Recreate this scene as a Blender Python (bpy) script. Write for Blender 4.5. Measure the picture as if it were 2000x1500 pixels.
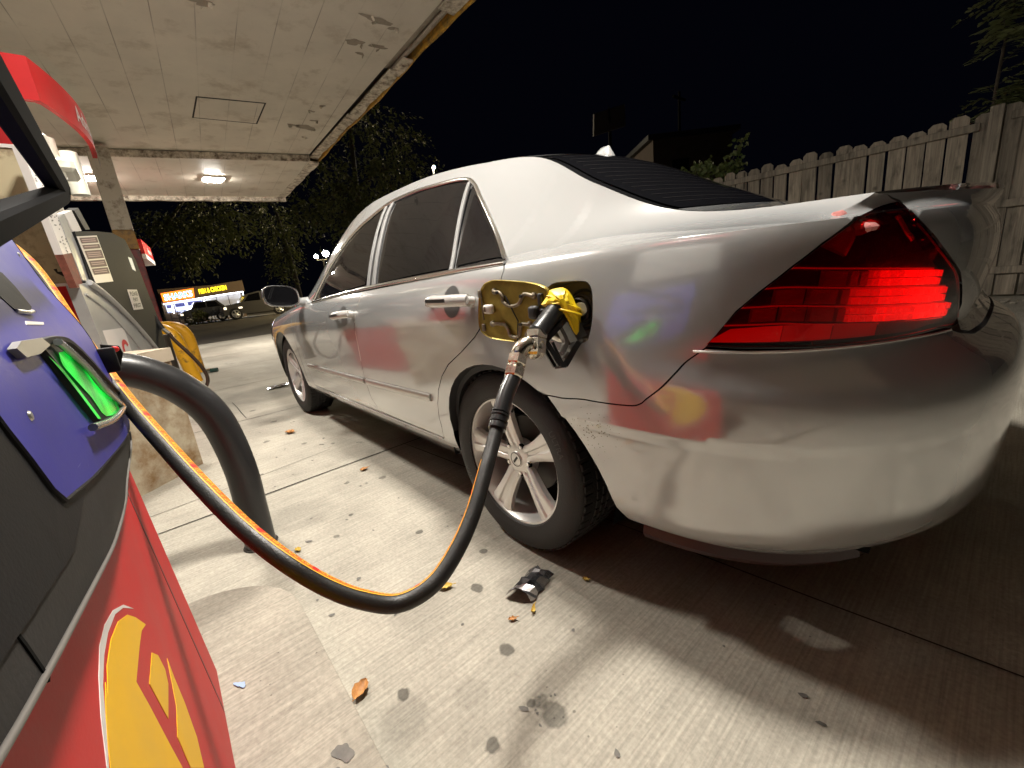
import bpy, bmesh, math, random
import numpy as np
from mathutils import Vector, Matrix, geometry
random.seed(7); np.random.seed(7)
for o in list(bpy.data.objects): bpy.data.objects.remove(o)
SC = bpy.context.scene
COL = SC.collection
# ------------------------------------------------------------------ camera
def set_camera():
    cx, cy, cz = -1.0377584852, 1.6538254362, 0.9269300024
    yaw, pitch, roll, f = -0.6843149018, -0.2519293840, -0.1106904336, 821.0016379
    F = Vector((math.cos(yaw)*math.cos(pitch), math.sin(yaw)*math.cos(pitch), math.sin(pitch)))
    Rr = Vector((math.sin(yaw), -math.cos(yaw), 0)); U = Rr.cross(F)
    R2 = math.cos(roll)*Rr + math.sin(roll)*U; U2 = -math.sin(roll)*Rr + math.cos(roll)*U
    cam = bpy.data.cameras.new('camera'); o = bpy.data.objects.new('camera', cam); COL.objects.link(o)
    m = Matrix((R2, U2, -F)).transposed().to_4x4(); m.translation = (cx, cy, cz); o.matrix_world = m
    cam.sensor_width = 36; cam.lens = 36*f/2000; cam.clip_start = .01; cam.clip_end = 600
    SC.camera = o
set_camera()
# ------------------------------------------------------------------ night sky, exposure
w = bpy.data.worlds.new("World"); SC.world = w; w.use_nodes = True
bg = w.node_tree.nodes['Background']
bg.inputs[0].default_value = (.0006, .0007, .0017, 1); bg.inputs[1].default_value = 1.0
SC.view_settings.view_transform = 'Standard'; SC.view_settings.look = 'None'
SC.view_settings.exposure = 0.35; SC.view_settings.gamma = 1
LAMP_W = 455.0          # radiance of the canopy lamps
# ------------------------------------------------------------------ materials
def nodes(m): return m.node_tree.nodes, m.node_tree.links
def mat(name, col, rough=.5, metal=0, coat=0, spec=.5, emit=None, es=0, noise=0, nscale=8, bump=0, bscale=60, coat_r=.03, dirt=None, dirt_amt=.5, dirt_scale=3, alpha=1, trans=0, aniso=None):
    m = bpy.data.materials.new(name); m.use_nodes = True
    N, L = nodes(m); b = N['Principled BSDF']
    b.inputs['Base Color'].default_value = (*col, 1); b.inputs['Roughness'].default_value = rough
    b.inputs['Metallic'].default_value = metal; b.inputs['Coat Weight'].default_value = coat
    b.inputs['Coat Roughness'].default_value = coat_r; b.inputs['Specular IOR Level'].default_value = spec
    b.inputs['Transmission Weight'].default_value = trans
    if emit: b.inputs['Emission Color'].default_value = (*emit, 1); b.inputs['Emission Strength'].default_value = es
    tc = N.new('ShaderNodeTexCoord'); co = tc.outputs['Object']
    c = None
    if noise or dirt:
        rgb = N.new('ShaderNodeRGB'); rgb.outputs[0].default_value = (*col, 1); c = rgb.outputs[0]
    if noise:
        n = N.new('ShaderNodeTexNoise'); n.inputs['Scale'].default_value = nscale; n.inputs['Detail'].default_value = 8; n.inputs['Roughness'].default_value = .62
        L.new(co, n.inputs['Vector'])
        mr = N.new('ShaderNodeMapRange'); mr.inputs[1].default_value = .3; mr.inputs[2].default_value = .7
        mr.inputs[3].default_value = 1-noise; mr.inputs[4].default_value = 1+noise; L.new(n.outputs['Fac'], mr.inputs[0])
        mx = N.new('ShaderNodeMix'); mx.data_type = 'RGBA'; mx.blend_type = 'MULTIPLY'; mx.inputs['Factor'].default_value = 1
        L.new(c, mx.inputs['A']); L.new(mr.outputs[0], mx.inputs['B']); c = mx.outputs['Result']
        mr2 = N.new('ShaderNodeMapRange'); mr2.inputs[3].default_value = max(.02, rough-.12); mr2.inputs[4].default_value = min(1, rough+.15)
        L.new(n.outputs['Fac'], mr2.inputs[0]); L.new(mr2.outputs[0], b.inputs['Roughness'])
    if dirt:
        n = N.new('ShaderNodeTexNoise'); n.inputs['Scale'].default_value = dirt_scale; n.inputs['Detail'].default_value = 10; n.inputs['Roughness'].default_value = .7
        L.new(co, n.inputs['Vector'])
        mr = N.new('ShaderNodeMapRange'); mr.inputs[1].default_value = .62-.25*dirt_amt; mr.inputs[2].default_value = .75-.15*dirt_amt; L.new(n.outputs['Fac'], mr.inputs[0])
        mx = N.new('ShaderNodeMix'); mx.data_type = 'RGBA'; L.new(mr.outputs[0], mx.inputs['Factor']); L.new(c, mx.inputs['A']); mx.inputs['B'].default_value = (*dirt, 1); c = mx.outputs['Result']
    if c is not None: L.new(c, b.inputs['Base Color'])
    if bump:
        n = N.new('ShaderNodeTexNoise'); n.inputs['Scale'].default_value = bscale; n.inputs['Detail'].default_value = 5; L.new(co, n.inputs['Vector'])
        bp = N.new('ShaderNodeBump'); bp.inputs['Strength'].default_value = bump; bp.inputs['Distance'].default_value = .01
        L.new(n.outputs['Fac'], bp.inputs['Height']); L.new(bp.outputs[0], b.inputs['Normal'])
    return m
def emat(name, col, s):
    m = bpy.data.materials.new(name); m.use_nodes = True; N, L = nodes(m)
    N.remove(N['Principled BSDF']); e = N.new('ShaderNodeEmission'); e.inputs[0].default_value = (*col, 1); e.inputs[1].default_value = s
    L.new(e.outputs[0], N['Material Output'].inputs[0]); return m
# ------------------------------------------------------------------ mesh helpers
M = {}
class MB:
    def __init__(s): s.v = []; s.f = []; s.m = []
    def add(s, vs, fs, mi=0):
        b = len(s.v); s.v += [tuple(map(float, p)) for p in vs]; s.f += [tuple(i+b for i in f) for f in fs]; s.m += [mi]*len(fs); return s
    def box(s, c, d, mi=0, R=None):
        x, y, z = d[0]/2, d[1]/2, d[2]/2
        vs = [Vector((a*x, b*y, e*z)) for e in (-1, 1) for b in (-1, 1) for a in (-1, 1)]
        if R is not None: vs = [R @ v for v in vs]
        vs = [v+Vector(c) for v in vs]
        return s.add(vs, [(0, 2, 3, 1), (4, 5, 7, 6), (0, 1, 5, 4), (2, 6, 7, 3), (0, 4, 6, 2), (1, 3, 7, 5)], mi)
    def bbox(s, c, d, r=.005, mi=0, R=None, seg=2):       # bevelled box
        bm = bmesh.new(); bmesh.ops.create_cube(bm, size=1)
        for v in bm.verts: v.co = Vector((v.co.x*d[0], v.co.y*d[1], v.co.z*d[2]))
        bmesh.ops.bevel(bm, geom=bm.edges[:], offset=r, segments=seg, affect='EDGES', profile=.5)
        bm.verts.index_update()
        vs = [(R @ v.co if R is not None else v.co)+Vector(c) for v in bm.verts]; fs = [[v.index for v in f.verts] for f in bm.faces]; bm.free()
        return s.add(vs, fs, mi)
    def tube(s, path, r, n=12, mi=0, cap=True, flat=None):
        P = [Vector(p) for p in path]; rs = r if hasattr(r, '__len__') else [r]*len(P)
        t0 = (P[1]-P[0]).normalized(); up = Vector((0, 0, 1)) if abs(t0.z) < .9 else Vector((1, 0, 0))
        x = t0.cross(up).normalized(); vs = []
        for i, p in enumerate(P):
            t = (P[min(i+1, len(P)-1)]-P[max(i-1, 0)]).normalized()
            x = (x-t*x.dot(t)).normalized(); y = t.cross(x)
            for k in range(n):
                a = 2*math.pi*k/n; vs.append(p+(x*math.cos(a)+y*math.sin(a))*rs[i])
        fs = [(i*n+k, i*n+(k+1) % n, (i+1)*n+(k+1) % n, (i+1)*n+k) for i in range(len(P)-1) for k in range(n)]
        if cap: fs += [tuple(range(n-1, -1, -1)), tuple((len(P)-1)*n+k for k in range(n))]
        return s.add(vs, fs, mi)
    def lathe(s, prof, c, axis='y', n=64, mi=0, sg=1):    # prof: (radius, offset along axis)
        vs = []
        for r, h in prof:
            for k in range(n):
                a = 2*math.pi*k/n
                p = (r*math.cos(a), h*sg, r*math.sin(a)) if axis == 'y' else (r*math.cos(a), r*math.sin(a), h)
                vs.append(Vector(c)+Vector(p))
        fs = [(i*n+k, i*n+(k+1) % n, (i+1)*n+(k+1) % n, (i+1)*n+k) for i in range(len(prof)-1) for k in range(n)]
        return s.add(vs, fs, mi)
    def prism(s, pts, d, mi=0):                           # planar polygon extruded by vector d
        n = len(pts); P = [Vector(p) for p in pts]; Q = [p+Vector(d) for p in P]
        return s.add(P+Q, [tuple(range(n)), tuple(range(2*n-1, n-1, -1))]+[(i, i+n, (i+1) % n+n, (i+1) % n) for i in range(n)], mi)
    def sphere(s, c, r, nu=16, nv=10, mi=0, sc=(1, 1, 1)):
        vs = [(c[0]+sc[0]*r*math.sin(math.pi*j/nv)*math.cos(2*math.pi*i/nu), c[1]+sc[1]*r*math.sin(math.pi*j/nv)*math.sin(2*math.pi*i/nu), c[2]+sc[2]*r*math.cos(math.pi*j/nv)) for j in range(nv+1) for i in range(nu)]
        return s.add(vs, [(j*nu+i, (j+1)*nu+i, (j+1)*nu+(i+1) % nu, j*nu+(i+1) % nu) for j in range(nv) for i in range(nu)], mi)
    def build(s, name, mats, parent=None, smooth=35, normals=None, fix=True):
        me = bpy.data.meshes.new(name); me.from_pydata(s.v, [], s.f)
        for m in (mats if isinstance(mats, (list, tuple)) else [mats]): me.materials.append(m)
        for p, mi in zip(me.polygons, s.m): p.material_index = mi
        if fix and normals is None:
            bm = bmesh.new(); bm.from_mesh(me); bmesh.ops.recalc_face_normals(bm, faces=bm.faces[:]); bm.to_mesh(me); bm.free()
        if smooth:
            me.polygons.foreach_set('use_smooth', [True]*len(me.polygons))
            if normals is not None: me.normals_split_custom_set_from_vertices([tuple(n) for n in normals])
            else: me.set_sharp_from_angle(angle=math.radians(smooth))
        o = bpy.data.objects.new(name, me); COL.objects.link(o)
        if parent is not None: o.parent = parent; o.matrix_parent_inverse = Matrix.Identity(4) if parent.type != 'EMPTY' else parent.matrix_world.inverted()
        return o
def tag(o, label=None, cat=None, group=None, kind=None):
    if label: o['label'] = label
    if cat: o['category'] = cat
    if group: o['group'] = group
    if kind: o['kind'] = kind
    return o
def thing(name, loc, label, cat, group=None):
    o = bpy.data.objects.new(name, None); COL.objects.link(o); o.location = loc; o.empty_display_size = .2
    bpy.context.view_layer.update()
    o.matrix_world = Matrix.Translation(loc)
    return tag(o, label, cat, group)
def copy_tree(o, off, parent=None):
    c = o.copy(); COL.objects.link(c)
    if parent is not None: c.parent = parent; c.matrix_parent_inverse = o.matrix_parent_inverse.copy()
    else: c.location = Vector(o.location)+Vector(off)
    for ch in list(o.children): copy_tree(ch, off, c)
    return c
def spline(pts, n=8):                                     # Catmull-Rom through points
    P = [Vector(p) for p in pts]; P = [P[0]*2-P[1]]+P+[P[-1]*2-P[-2]]; out = []
    for i in range(1, len(P)-2):
        a, b, c, d = P[i-1:i+3]
        for k in range(n):
            t = k/n; out.append(.5*((2*b)+(-a+c)*t+(2*a-5*b+4*c-d)*t*t+(-a+3*b-3*c+d)*t**3))
    out.append(P[-2]); return out
_tc = {}
def text_tris(s, bold=0):                                 # (verts, faces) of a flat text, height ~1
    k = (s, bold)
    if k not in _tc:
        cu = bpy.data.curves.new('lettering', 'FONT'); cu.body = s; cu.size = 1.4; cu.offset = bold; cu.resolution_u = 3
        o = bpy.data.objects.new('lettering', cu); COL.objects.link(o); bpy.context.view_layer.update()
        me = bpy.data.meshes.new_from_object(o)
        _tc[k] = ([v.co.copy() for v in me.vertices], [tuple(p.vertices) for p in me.polygons])
        bpy.data.objects.remove(o); bpy.data.curves.remove(cu); bpy.data.meshes.remove(me)
    return _tc[k]
def put_text(mb, s, origin, ux, uz, h, width=None, mi=0, bold=.02, depth=0, center=False):
    vs, fs = text_tris(s, bold)
    if not vs: return mb
    x0 = min(v.x for v in vs); x1 = max(v.x for v in vs); O = Vector(origin); ux = Vector(ux).normalized(); uz = Vector(uz).normalized()
    kx = (width/(x1-x0)) if width else h
    sh = -(x1-x0)/2 if center else 0
    pts = [O+ux*((v.x-x0+sh)*kx)+uz*(v.y*h) for v in vs]
    mb.add(pts, fs, mi)
    return mb
def pip(x, y, poly):
    c = False; j = len(poly)-1
    for i in range(len(poly)):
        a, b = poly[i], poly[j]
        if (a[1] > y) != (b[1] > y) and x < (b[0]-a[0])*(y-a[1])/(b[1]-a[1])+a[0]: c = not c
        j = i
    return c
def resamp(poly, step, closed=True):
    out = []; n = len(poly)
    for i in range(n if closed else n-1):
        a, b = poly[i], poly[(i+1) % n]; d = math.hypot(b[0]-a[0], b[1]-a[1]); k = max(1, int(d/step+.5))
        out += [(a[0]+(b[0]-a[0])*t/k, a[1]+(b[1]-a[1])*t/k) for t in range(k)]
    if not closed: out.append(poly[-1])
    return out
def inset(poly, d):
    A = sum(poly[i][0]*poly[(i+1) % len(poly)][1]-poly[(i+1) % len(poly)][0]*poly[i][1] for i in range(len(poly)))
    s = 1 if A > 0 else -1; out = []; n = len(poly)
    for i in range(n):
        a, b, c = poly[i-1], poly[i], poly[(i+1) % n]
        def nn(p, q):
            l = math.hypot(q[0]-p[0], q[1]-p[1]) or 1e-9; return (-(q[1]-p[1])/l*s, (q[0]-p[0])/l*s)
        n1, n2 = nn(a, b), nn(b, c); k = 1+n1[0]*n2[0]+n1[1]*n2[1]; k = max(k, .4)
        out.append((b[0]+(n1[0]+n2[0])/k*d, b[1]+(n1[1]+n2[1])/k*d))
    return out
def fill2d(poly, step, holes=(), lines=()):               # constrained Delaunay fill of a 2D polygon
    pts = []; ed = []
    def loop(p, closed=True):
        b = len(pts); pts.extend(p); n = len(p)
        ed.extend([(b+i, b+(i+1) % n) for i in range(n if closed else n-1)])
    P = resamp(poly, step); loop(P); H = [resamp(h, step) for h in holes]
    for h in H: loop(h)
    for l in lines: loop(resamp(l, step, False), False)
    bnd = np.array(pts); xs = [p[0] for p in P]; ys = [p[1] for p in P]
    y = min(ys)+step/2; r = 0
    while y < max(ys):
        x = min(xs)+(step/2 if r % 2 else 0)
        while x < max(xs):
            if pip(x, y, P) and not any(pip(x, y, h) for h in H) and ((bnd[:, 0]-x)**2+(bnd[:, 1]-y)**2).min() > (.55*step)**2: pts.append((x, y))
            x += step
        y += step*.87; r += 1
    vo, eo, fo = geometry.delaunay_2d_cdt([Vector(p) for p in pts], ed, [], 0, 1e-6)[:3]
    F = []
    for f in fo:
        cx = sum(vo[i].x for i in f)/len(f); cy = sum(vo[i].y for i in f)/len(f)
        if pip(cx, cy, P) and not any(pip(cx, cy, h) for h in H): F.append(tuple(f))
    return [(v.x, v.y) for v in vo], F
def ellipse(cx, cy, a, b, n=48, t0=0, t1=2*math.pi):
    return [(cx+a*math.cos(t0+(t1-t0)*i/n), cy+b*math.sin(t0+(t1-t0)*i/n)) for i in range(n)]
# ------------------------------------------------------------------ measured shapes (metres, or skin coordinates)
D = {
 'S_arch': [(0.6066,0.2029),(0.6084,0.2707),(0.5985,0.3379),(0.5779,0.4009),(0.5484,0.4573),(0.5116,0.5052),(0.4693,0.5436),(0.4231,0.572),(0.3745,0.5905),(0.3247,0.5994),(0.2746,0.5992),(0.225,0.5904),(0.1763,0.5736),(0.1288,0.5489),(0.0827,0.5164),(0.0384,0.476),(-0.0041,0.4272),(-0.0442,0.363),(-0.0814,0.2886),(-0.1148,0.2154),(-0.1436,0.1362),(-0.1666,0.0486)],
 'S_seam': [(0.0464,0.5047),(0.013,0.5029),(-0.1022,0.4926),(-0.2109,0.4995),(-0.2423,0.5116),(-0.2638,0.5394),(-0.3382,0.622),(-0.4067,0.6965)],
 'S_lamp': [(-0.4013,0.7036),(-0.4542,0.7945),(-0.4917,0.8411),(-0.5485,0.9004),(-0.5986,0.9459),(-0.6421,0.9761),(-0.6621,0.9888),(-0.6816,1.035),(-0.6788,1.3016),(-0.6839,1.4658),(-0.6962,1.5586),(-0.7142,1.6205),(-0.7427,1.6508),(-0.7735,1.4079),(-0.8025,0.9975),(-0.8143,0.9771),(-0.8306,0.9544),(-0.8828,0.9025),(-0.9399,0.8574),(-0.9937,0.8183),(-1.0296,0.7784),(-1.0708,0.7222),(-1.1163,0.6605),(-0.9795,0.6722),(-0.8519,0.6802),(-0.7443,0.6847),(-0.6587,0.6892),(-0.5445,0.6965),(-0.4717,0.6987)],
 'S_lidgap': [(-0.6031,2.0),(-0.673,1.9504),(-0.7448,1.7112),(-0.7779,1.4284),(-0.8078,0.9989),(-0.8201,0.9764),(-0.837,0.9546),(-0.8901,0.9028),(-0.9488,0.8575),(-1.005,0.818),(-1.0444,0.776),(-1.0908,0.7179),(-1.0807,0.6413)],
 'S_hole': [(0.045,0.8295),(0.0413,0.8788),(0.0182,0.9044),(-0.0187,0.9081),(-0.0653,0.9027),(-0.0839,0.8902),(-0.0961,0.8576),(-0.1037,0.7821),(-0.0998,0.722),(-0.0889,0.699),(-0.0366,0.6964),(0.0202,0.7204),(0.0432,0.7573)],
 'S_dlo_top': [(0.2444,1.0697),(0.3655,1.2854),(0.4849,1.4902),(0.5806,1.6571),(0.6652,1.7995),(0.7475,1.858),(0.9437,1.8641),(1.1589,1.869),(1.3511,1.8565),(1.532,1.7704),(1.7275,1.652),(1.904,1.4434),(2.0538,1.1596),(2.1134,1.0247)],
 'S_g_front': [(1.9836,1.042),(1.8705,1.3555),(1.6967,1.5861),(1.538,1.7239),(1.3881,1.8039),(1.3135,1.5705),(1.2887,1.2734),(1.2763,1.061),(1.6486,1.044)],
 'S_g_rear': [(1.1187,1.0438),(1.1447,1.3226),(1.2638,1.7898),(1.2496,1.8226),(0.9861,1.8451),(0.7783,1.8355),(0.7104,1.8107),(0.6701,1.7644),(0.599,1.4081),(0.5183,1.0558)],
 'S_g_quarter': [(0.5043,1.066),(0.5576,1.3103),(0.6277,1.7043),(0.5271,1.5202),(0.4258,1.3498),(0.2868,1.1284)],
 'S_reardoor_cut': [(0.2191,1.0093),(0.2123,0.9763),(0.2181,0.9419),(0.2478,0.8411),(0.3132,0.757),(0.3508,0.7168),(0.4384,0.6468),(0.5339,0.5811),(0.5987,0.5107),(0.6462,0.432),(0.6782,0.3453),(0.695,0.2573),(0.6931,0.2082),(0.7046,0.1323)],
 'S_door_gap': [(1.2696,0.9627),(1.3099,0.8817),(1.358,0.7652),(1.354,0.6573),(1.3747,0.528),(1.3939,0.3762),(1.382,0.2314),(1.3096,0.1386)],
 'logo_main': [(-0.4012,1.7585,0.5884),(-0.3723,1.7575,0.565),(-0.3403,1.7561,0.5315),(-0.3735,1.7567,0.5448),(-0.4112,1.7569,0.55),(-0.4859,1.7572,0.5565),(-0.4821,1.7556,0.518),(-0.4796,1.753,0.4563),(-0.4767,1.7513,0.4166),(-0.625,1.7585,0.5874),(-0.6056,1.759,0.6006),(-0.5724,1.7596,0.6149),(-0.54,1.76,0.623),(-0.4953,1.7599,0.6211),(-0.4469,1.7594,0.6097)],
 'logo_diamond': [(-0.3749,1.7552,0.5102),(-0.352,1.7543,0.4879),(-0.3504,1.7532,0.4616),(-0.3689,1.7528,0.4519),(-0.4404,1.7531,0.4588),(-0.446,1.7556,0.519)],
 'logo_blade': [(-0.3112,1.7527,0.4503),(-0.3225,1.7516,0.4231),(-0.3302,1.7499,0.383),(-0.3533,1.748,0.3373),(-0.3912,1.7472,0.3181),(-0.4475,1.7499,0.3829),(-0.4401,1.7518,0.4279),(-0.3814,1.7516,0.4232)],
 'logo_arc': [(-0.3625,1.7578,0.5723),(-0.3981,1.759,0.6011),(-0.4453,1.76,0.6239),(-0.4921,1.7605,0.6368),(-0.5318,1.7607,0.6408),(-0.5688,1.7605,0.635),(-0.6054,1.76,0.6231),(-0.6399,1.7592,0.6046),(-0.6312,1.7588,0.5945),(-0.6064,1.7595,0.6128),(-0.5716,1.7601,0.6259),(-0.5347,1.7603,0.6309),(-0.4951,1.7602,0.6287),(-0.4453,1.7598,0.6184),(-0.404,1.759,0.6005)],
 'bezel_bot': [(-0.1186,1.7464,0.6704),(-0.222,1.7476,0.6625),(-0.4054,1.7434,0.6872),(-0.5454,1.7401,0.7155),(-0.6481,1.74,0.7355),(-0.7394,1.7401,0.7535),(-0.7976,1.7404,0.7657)],
 'blue_bot': [(-0.1307,1.74,0.7307),(-0.4411,1.7408,0.7758),(-0.5768,1.7424,0.7999),(-0.5911,1.7455,0.8352),(-0.6027,1.7481,0.863)],
 'boot': [(-0.3861,1.7461,0.9127),(-0.3463,1.7468,0.9155),(-0.2094,1.7461,0.9127),(-0.1267,1.7416,0.89),(0.0621,1.7321,0.7968),(0.2278,1.73,0.7398),(0.1481,1.73,0.7393),(-0.166,1.7309,0.777),(-0.2727,1.732,0.7943),(-0.3046,1.7332,0.8102),(-0.355,1.7379,0.8615),(-0.3774,1.7433,0.8996)],
 'boot_green': [(-0.3052,1.7425,0.8958),(-0.2364,1.7417,0.891),(-0.1966,1.7382,0.864),(-0.1398,1.7345,0.8251),(-0.0201,1.7307,0.7732),(-0.2088,1.7319,0.7937),(-0.2517,1.7349,0.829),(-0.3008,1.7379,0.8611),(-0.3268,1.7404,0.8821)],
 'boot_green2': [(-0.3931,1.7429,0.8978),(-0.3631,1.7402,0.8807),(-0.2884,1.7328,0.8049),(-0.31,1.7331,0.8092)],
 'slot': [(-0.1898,1.7847,0.9955),(-0.1838,1.7803,0.9825),(-0.2072,1.7698,0.9543),(-0.2442,1.7671,0.9471),(-0.3188,1.7674,0.9478),(-0.2887,1.7749,0.9676)],
 'label': [(-0.3178,1.7631,0.9358),(-0.2229,1.7623,0.9333),(-0.2342,1.7612,0.9301),(-0.3288,1.7617,0.9318)],
 'fr_K': [(0.02,1.7124,1.1393)],
 'fr_K1': [(-0.42,1.7062,1.1334)],
 'fr_K2': [(-0.42,1.7358,1.0256)],
 'hose': [(0.4753,1.8338,1.0684),(0.2994,1.7818,0.9071),(0.0988,1.7332,0.7835),(-0.0592,1.6893,0.6967),(-0.1897,1.6529,0.634),(-0.2933,1.6197,0.584),(-0.3626,1.5854,0.54),(-0.4031,1.5464,0.4936),(-0.4325,1.5074,0.4608),(-0.4567,1.462,0.4393),(-0.4715,1.4075,0.4483),(-0.4629,1.3492,0.4771),(-0.4429,1.2922,0.5168),(-0.4133,1.2346,0.5669),(-0.3828,1.1787,0.6154),(-0.3557,1.1232,0.6727),(-0.34,1.0778,0.7111)],
 'nz_swA': (-0.34,1.0778,0.7111),
 'nz_swB': (-0.3298,1.0541,0.74),
 'nz_swC': (-0.3292,1.0384,0.7603),
 'nz_swD': (-0.3379,1.0033,0.7599),
 'nz_swE': (-0.3322,0.9933,0.7817),
 'nz_gripA': (-0.3314,0.9811,0.7939),
 'nz_gripB': (-0.3372,0.9119,0.8462),
 'nz_tip': (-0.3311,0.8173,0.8163),
 'nz_guard1': (-0.3421,0.9779,0.7697),
 'nz_guard2': (-0.3638,0.9597,0.7091),
 'nz_guard3': (-0.3679,0.9465,0.709),
 'nz_guard4': (-0.3705,0.8889,0.7623),
 'nz_guard5': (-0.3532,0.9037,0.8183),
 'nz_trigA': (-0.3507,0.9321,0.796),
 'nz_trigB': (-0.3609,0.9258,0.7611),
 'nz_trigC': (-0.3649,0.9473,0.7361),
 'nz_yellow': [(-0.3096,0.9432,0.8523),(-0.3157,0.9287,0.8697),(-0.3183,0.9207,0.8815),(-0.3282,0.9071,0.8852),(-0.3385,0.8945,0.885),(-0.3453,0.8881,0.8801),(-0.3545,0.8831,0.8648),(-0.3622,0.8817,0.8452),(-0.3711,0.8763,0.8314),(-0.3738,0.8782,0.8188),(-0.3797,0.89,0.7719),(-0.3757,0.8985,0.7634),(-0.3648,0.9036,0.7835),(-0.3472,0.9116,0.817),(-0.3351,0.9175,0.8389),(-0.3258,0.9257,0.8466),(-0.3157,0.9387,0.8452)],
 'flap': [(-0.0385,0.925,0.8377),(-0.0519,0.925,0.8859),(-0.0729,0.925,0.9094),(-0.0964,0.925,0.9174),(-0.124,0.925,0.9193),(-0.217,0.925,0.9093),(-0.2663,0.925,0.9006),(-0.2893,0.925,0.8929),(-0.302,0.925,0.8826),(-0.3031,0.925,0.8632),(-0.294,0.925,0.8188),(-0.2801,0.925,0.7847),(-0.257,0.925,0.7595),(-0.1926,0.925,0.752),(-0.1056,0.925,0.7556),(-0.0597,0.925,0.7646),(-0.0368,0.925,0.782),(-0.0343,0.925,0.81)],
 'flap_arm1': [(-0.1153,0.925,0.8889),(-0.1356,0.925,0.8862),(-0.1481,0.925,0.8749),(-0.1484,0.925,0.8604),(-0.1693,0.925,0.8492),(-0.1914,0.925,0.8488),(-0.2087,0.925,0.8555),(-0.2218,0.925,0.8724),(-0.2329,0.925,0.8772),(-0.2573,0.925,0.8712)],
 'flap_arm2': [(-0.0924,0.925,0.8008),(-0.1231,0.925,0.8013),(-0.1462,0.925,0.7979),(-0.1582,0.925,0.7832),(-0.1617,0.925,0.7702),(-0.178,0.925,0.7652),(-0.1953,0.925,0.7696),(-0.2044,0.925,0.7934),(-0.2109,0.925,0.8007),(-0.2344,0.925,0.7993)],
 'flap_cord': [(-0.1612,0.925,0.8763),(-0.1795,0.925,0.8436),(-0.1988,0.925,0.8095),(-0.1899,0.925,0.7528)],
 'flap_clip': [(-0.0781,0.925,0.8565),(-0.114,0.925,0.8501),(-0.1109,0.925,0.8333),(-0.0695,0.925,0.8297)],
 'flap_hinge': [(-0.2563,0.925,0.846),(-0.2752,0.925,0.8406),(-0.2699,0.925,0.8187),(-0.2469,0.925,0.8152)],
 'bollard': [(0.8,1.5345,-0.001),(0.8,1.5302,0.1742),(0.8,1.5293,0.3273),(0.8,1.5467,0.4858),(0.8,1.5773,0.5885),(0.8,1.6309,0.6732),(0.8,1.6892,0.7293),(0.8,1.7514,0.7664)],
 'bracket': [(0.2,1.7451,0.8791),(0.2,1.7172,0.8705),(0.2,1.7147,0.8542),(0.2,1.7245,0.8291),(0.2,1.7371,0.8251),(0.2,1.7486,0.85)],
 'p2_arc': [(2.0816,1.8862,1.1176),(2.2292,1.8632,1.1342),(2.4634,1.8268,1.0763),(2.7888,1.7762,0.9591),(3.172,1.7166,0.7878),(3.5016,1.6653,0.6091),(2.68,1.7931,0.6586),(2.1256,1.8793,0.7553)],
 'p2_arcline': [(2.1327,1.8782,1.0696),(2.4414,1.8302,0.9713),(2.7736,1.7786,0.7954),(3.0131,1.7413,0.6286)],
 'p2_black': [(2.293,1.8533,1.4059),(2.7737,1.7785,1.4731),(3.1828,1.7149,1.5199),(3.5459,1.6584,1.5201),(3.7179,1.6317,1.3721),(3.8017,1.6186,1.1248),(3.8964,1.6039,0.9033),(3.8433,1.6122,0.5836),(3.5146,1.6633,0.6164),(2.976,1.7471,0.8839),(2.4744,1.8251,1.0855),(2.2784,1.8556,1.1474)],
 'p2_sticker': [(2.2794,1.8554,1.378),(2.7038,1.7894,1.4393),(2.7357,1.7844,1.1625),(2.3343,1.8469,1.1332)],
 'p2_pay': [(3.0495,1.7356,1.1201),(3.3647,1.6866,1.1293),(3.3766,1.6848,0.9806),(3.046,1.7362,0.9764)],
 'p2_notice': [(2.2013,1.8676,0.8741),(2.6676,1.795,0.8693),(2.6684,1.7949,0.7113),(2.215,1.8654,0.7463)],
 'p2_red': [(3.3551,1.6881,1.3787),(3.6067,1.649,1.3826),(3.7313,1.6296,1.0805),(3.859,1.6097,0.8817),(3.701,1.6343,0.9947),(3.5225,1.6621,1.2378)],
 'p2_paper': [(1.9641,1.9045,1.7311),(2.1223,1.8799,1.7772),(2.1555,1.8747,1.2812),(2.0129,1.8969,1.2597)],
 'p2_brown': [(2.0129,1.8969,1.2597),(2.1555,1.8747,1.2812),(2.1608,1.8739,1.1101),(2.0487,1.8913,1.1011)],
 'p2_gray': [(2.1347,1.8779,1.4498),(2.2506,1.8599,1.4891),(2.3285,1.8478,1.1441),(2.1714,1.8722,1.1423)],
 'p2_whites': [(2.2506,1.8599,1.4891),(2.3989,1.8368,1.5306),(2.4605,1.8273,1.4321),(2.2898,1.8538,1.4029)],
 'p2_blackp': [(2.4583,1.8276,1.5411),(2.5598,1.8118,1.5731),(2.6572,1.7967,1.4686),(2.5522,1.813,1.4507)],
 'p2_cream': [(2.25,1.9389,1.7815),(2.25,1.9093,1.1181),(2.25,1.9956,1.7968)],
 'noz3': [(3.8,1.6569,0.9729),(3.8,1.6239,0.8977),(3.8,1.5843,0.8018)],
 'hose3': [(3.8,1.5843,0.8018),(3.8,1.5184,0.6709),(3.8,1.441,0.5233),(3.8,1.3845,0.3845),(3.8,1.3768,0.2834),(3.8,1.4177,0.2136)],
}
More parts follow.
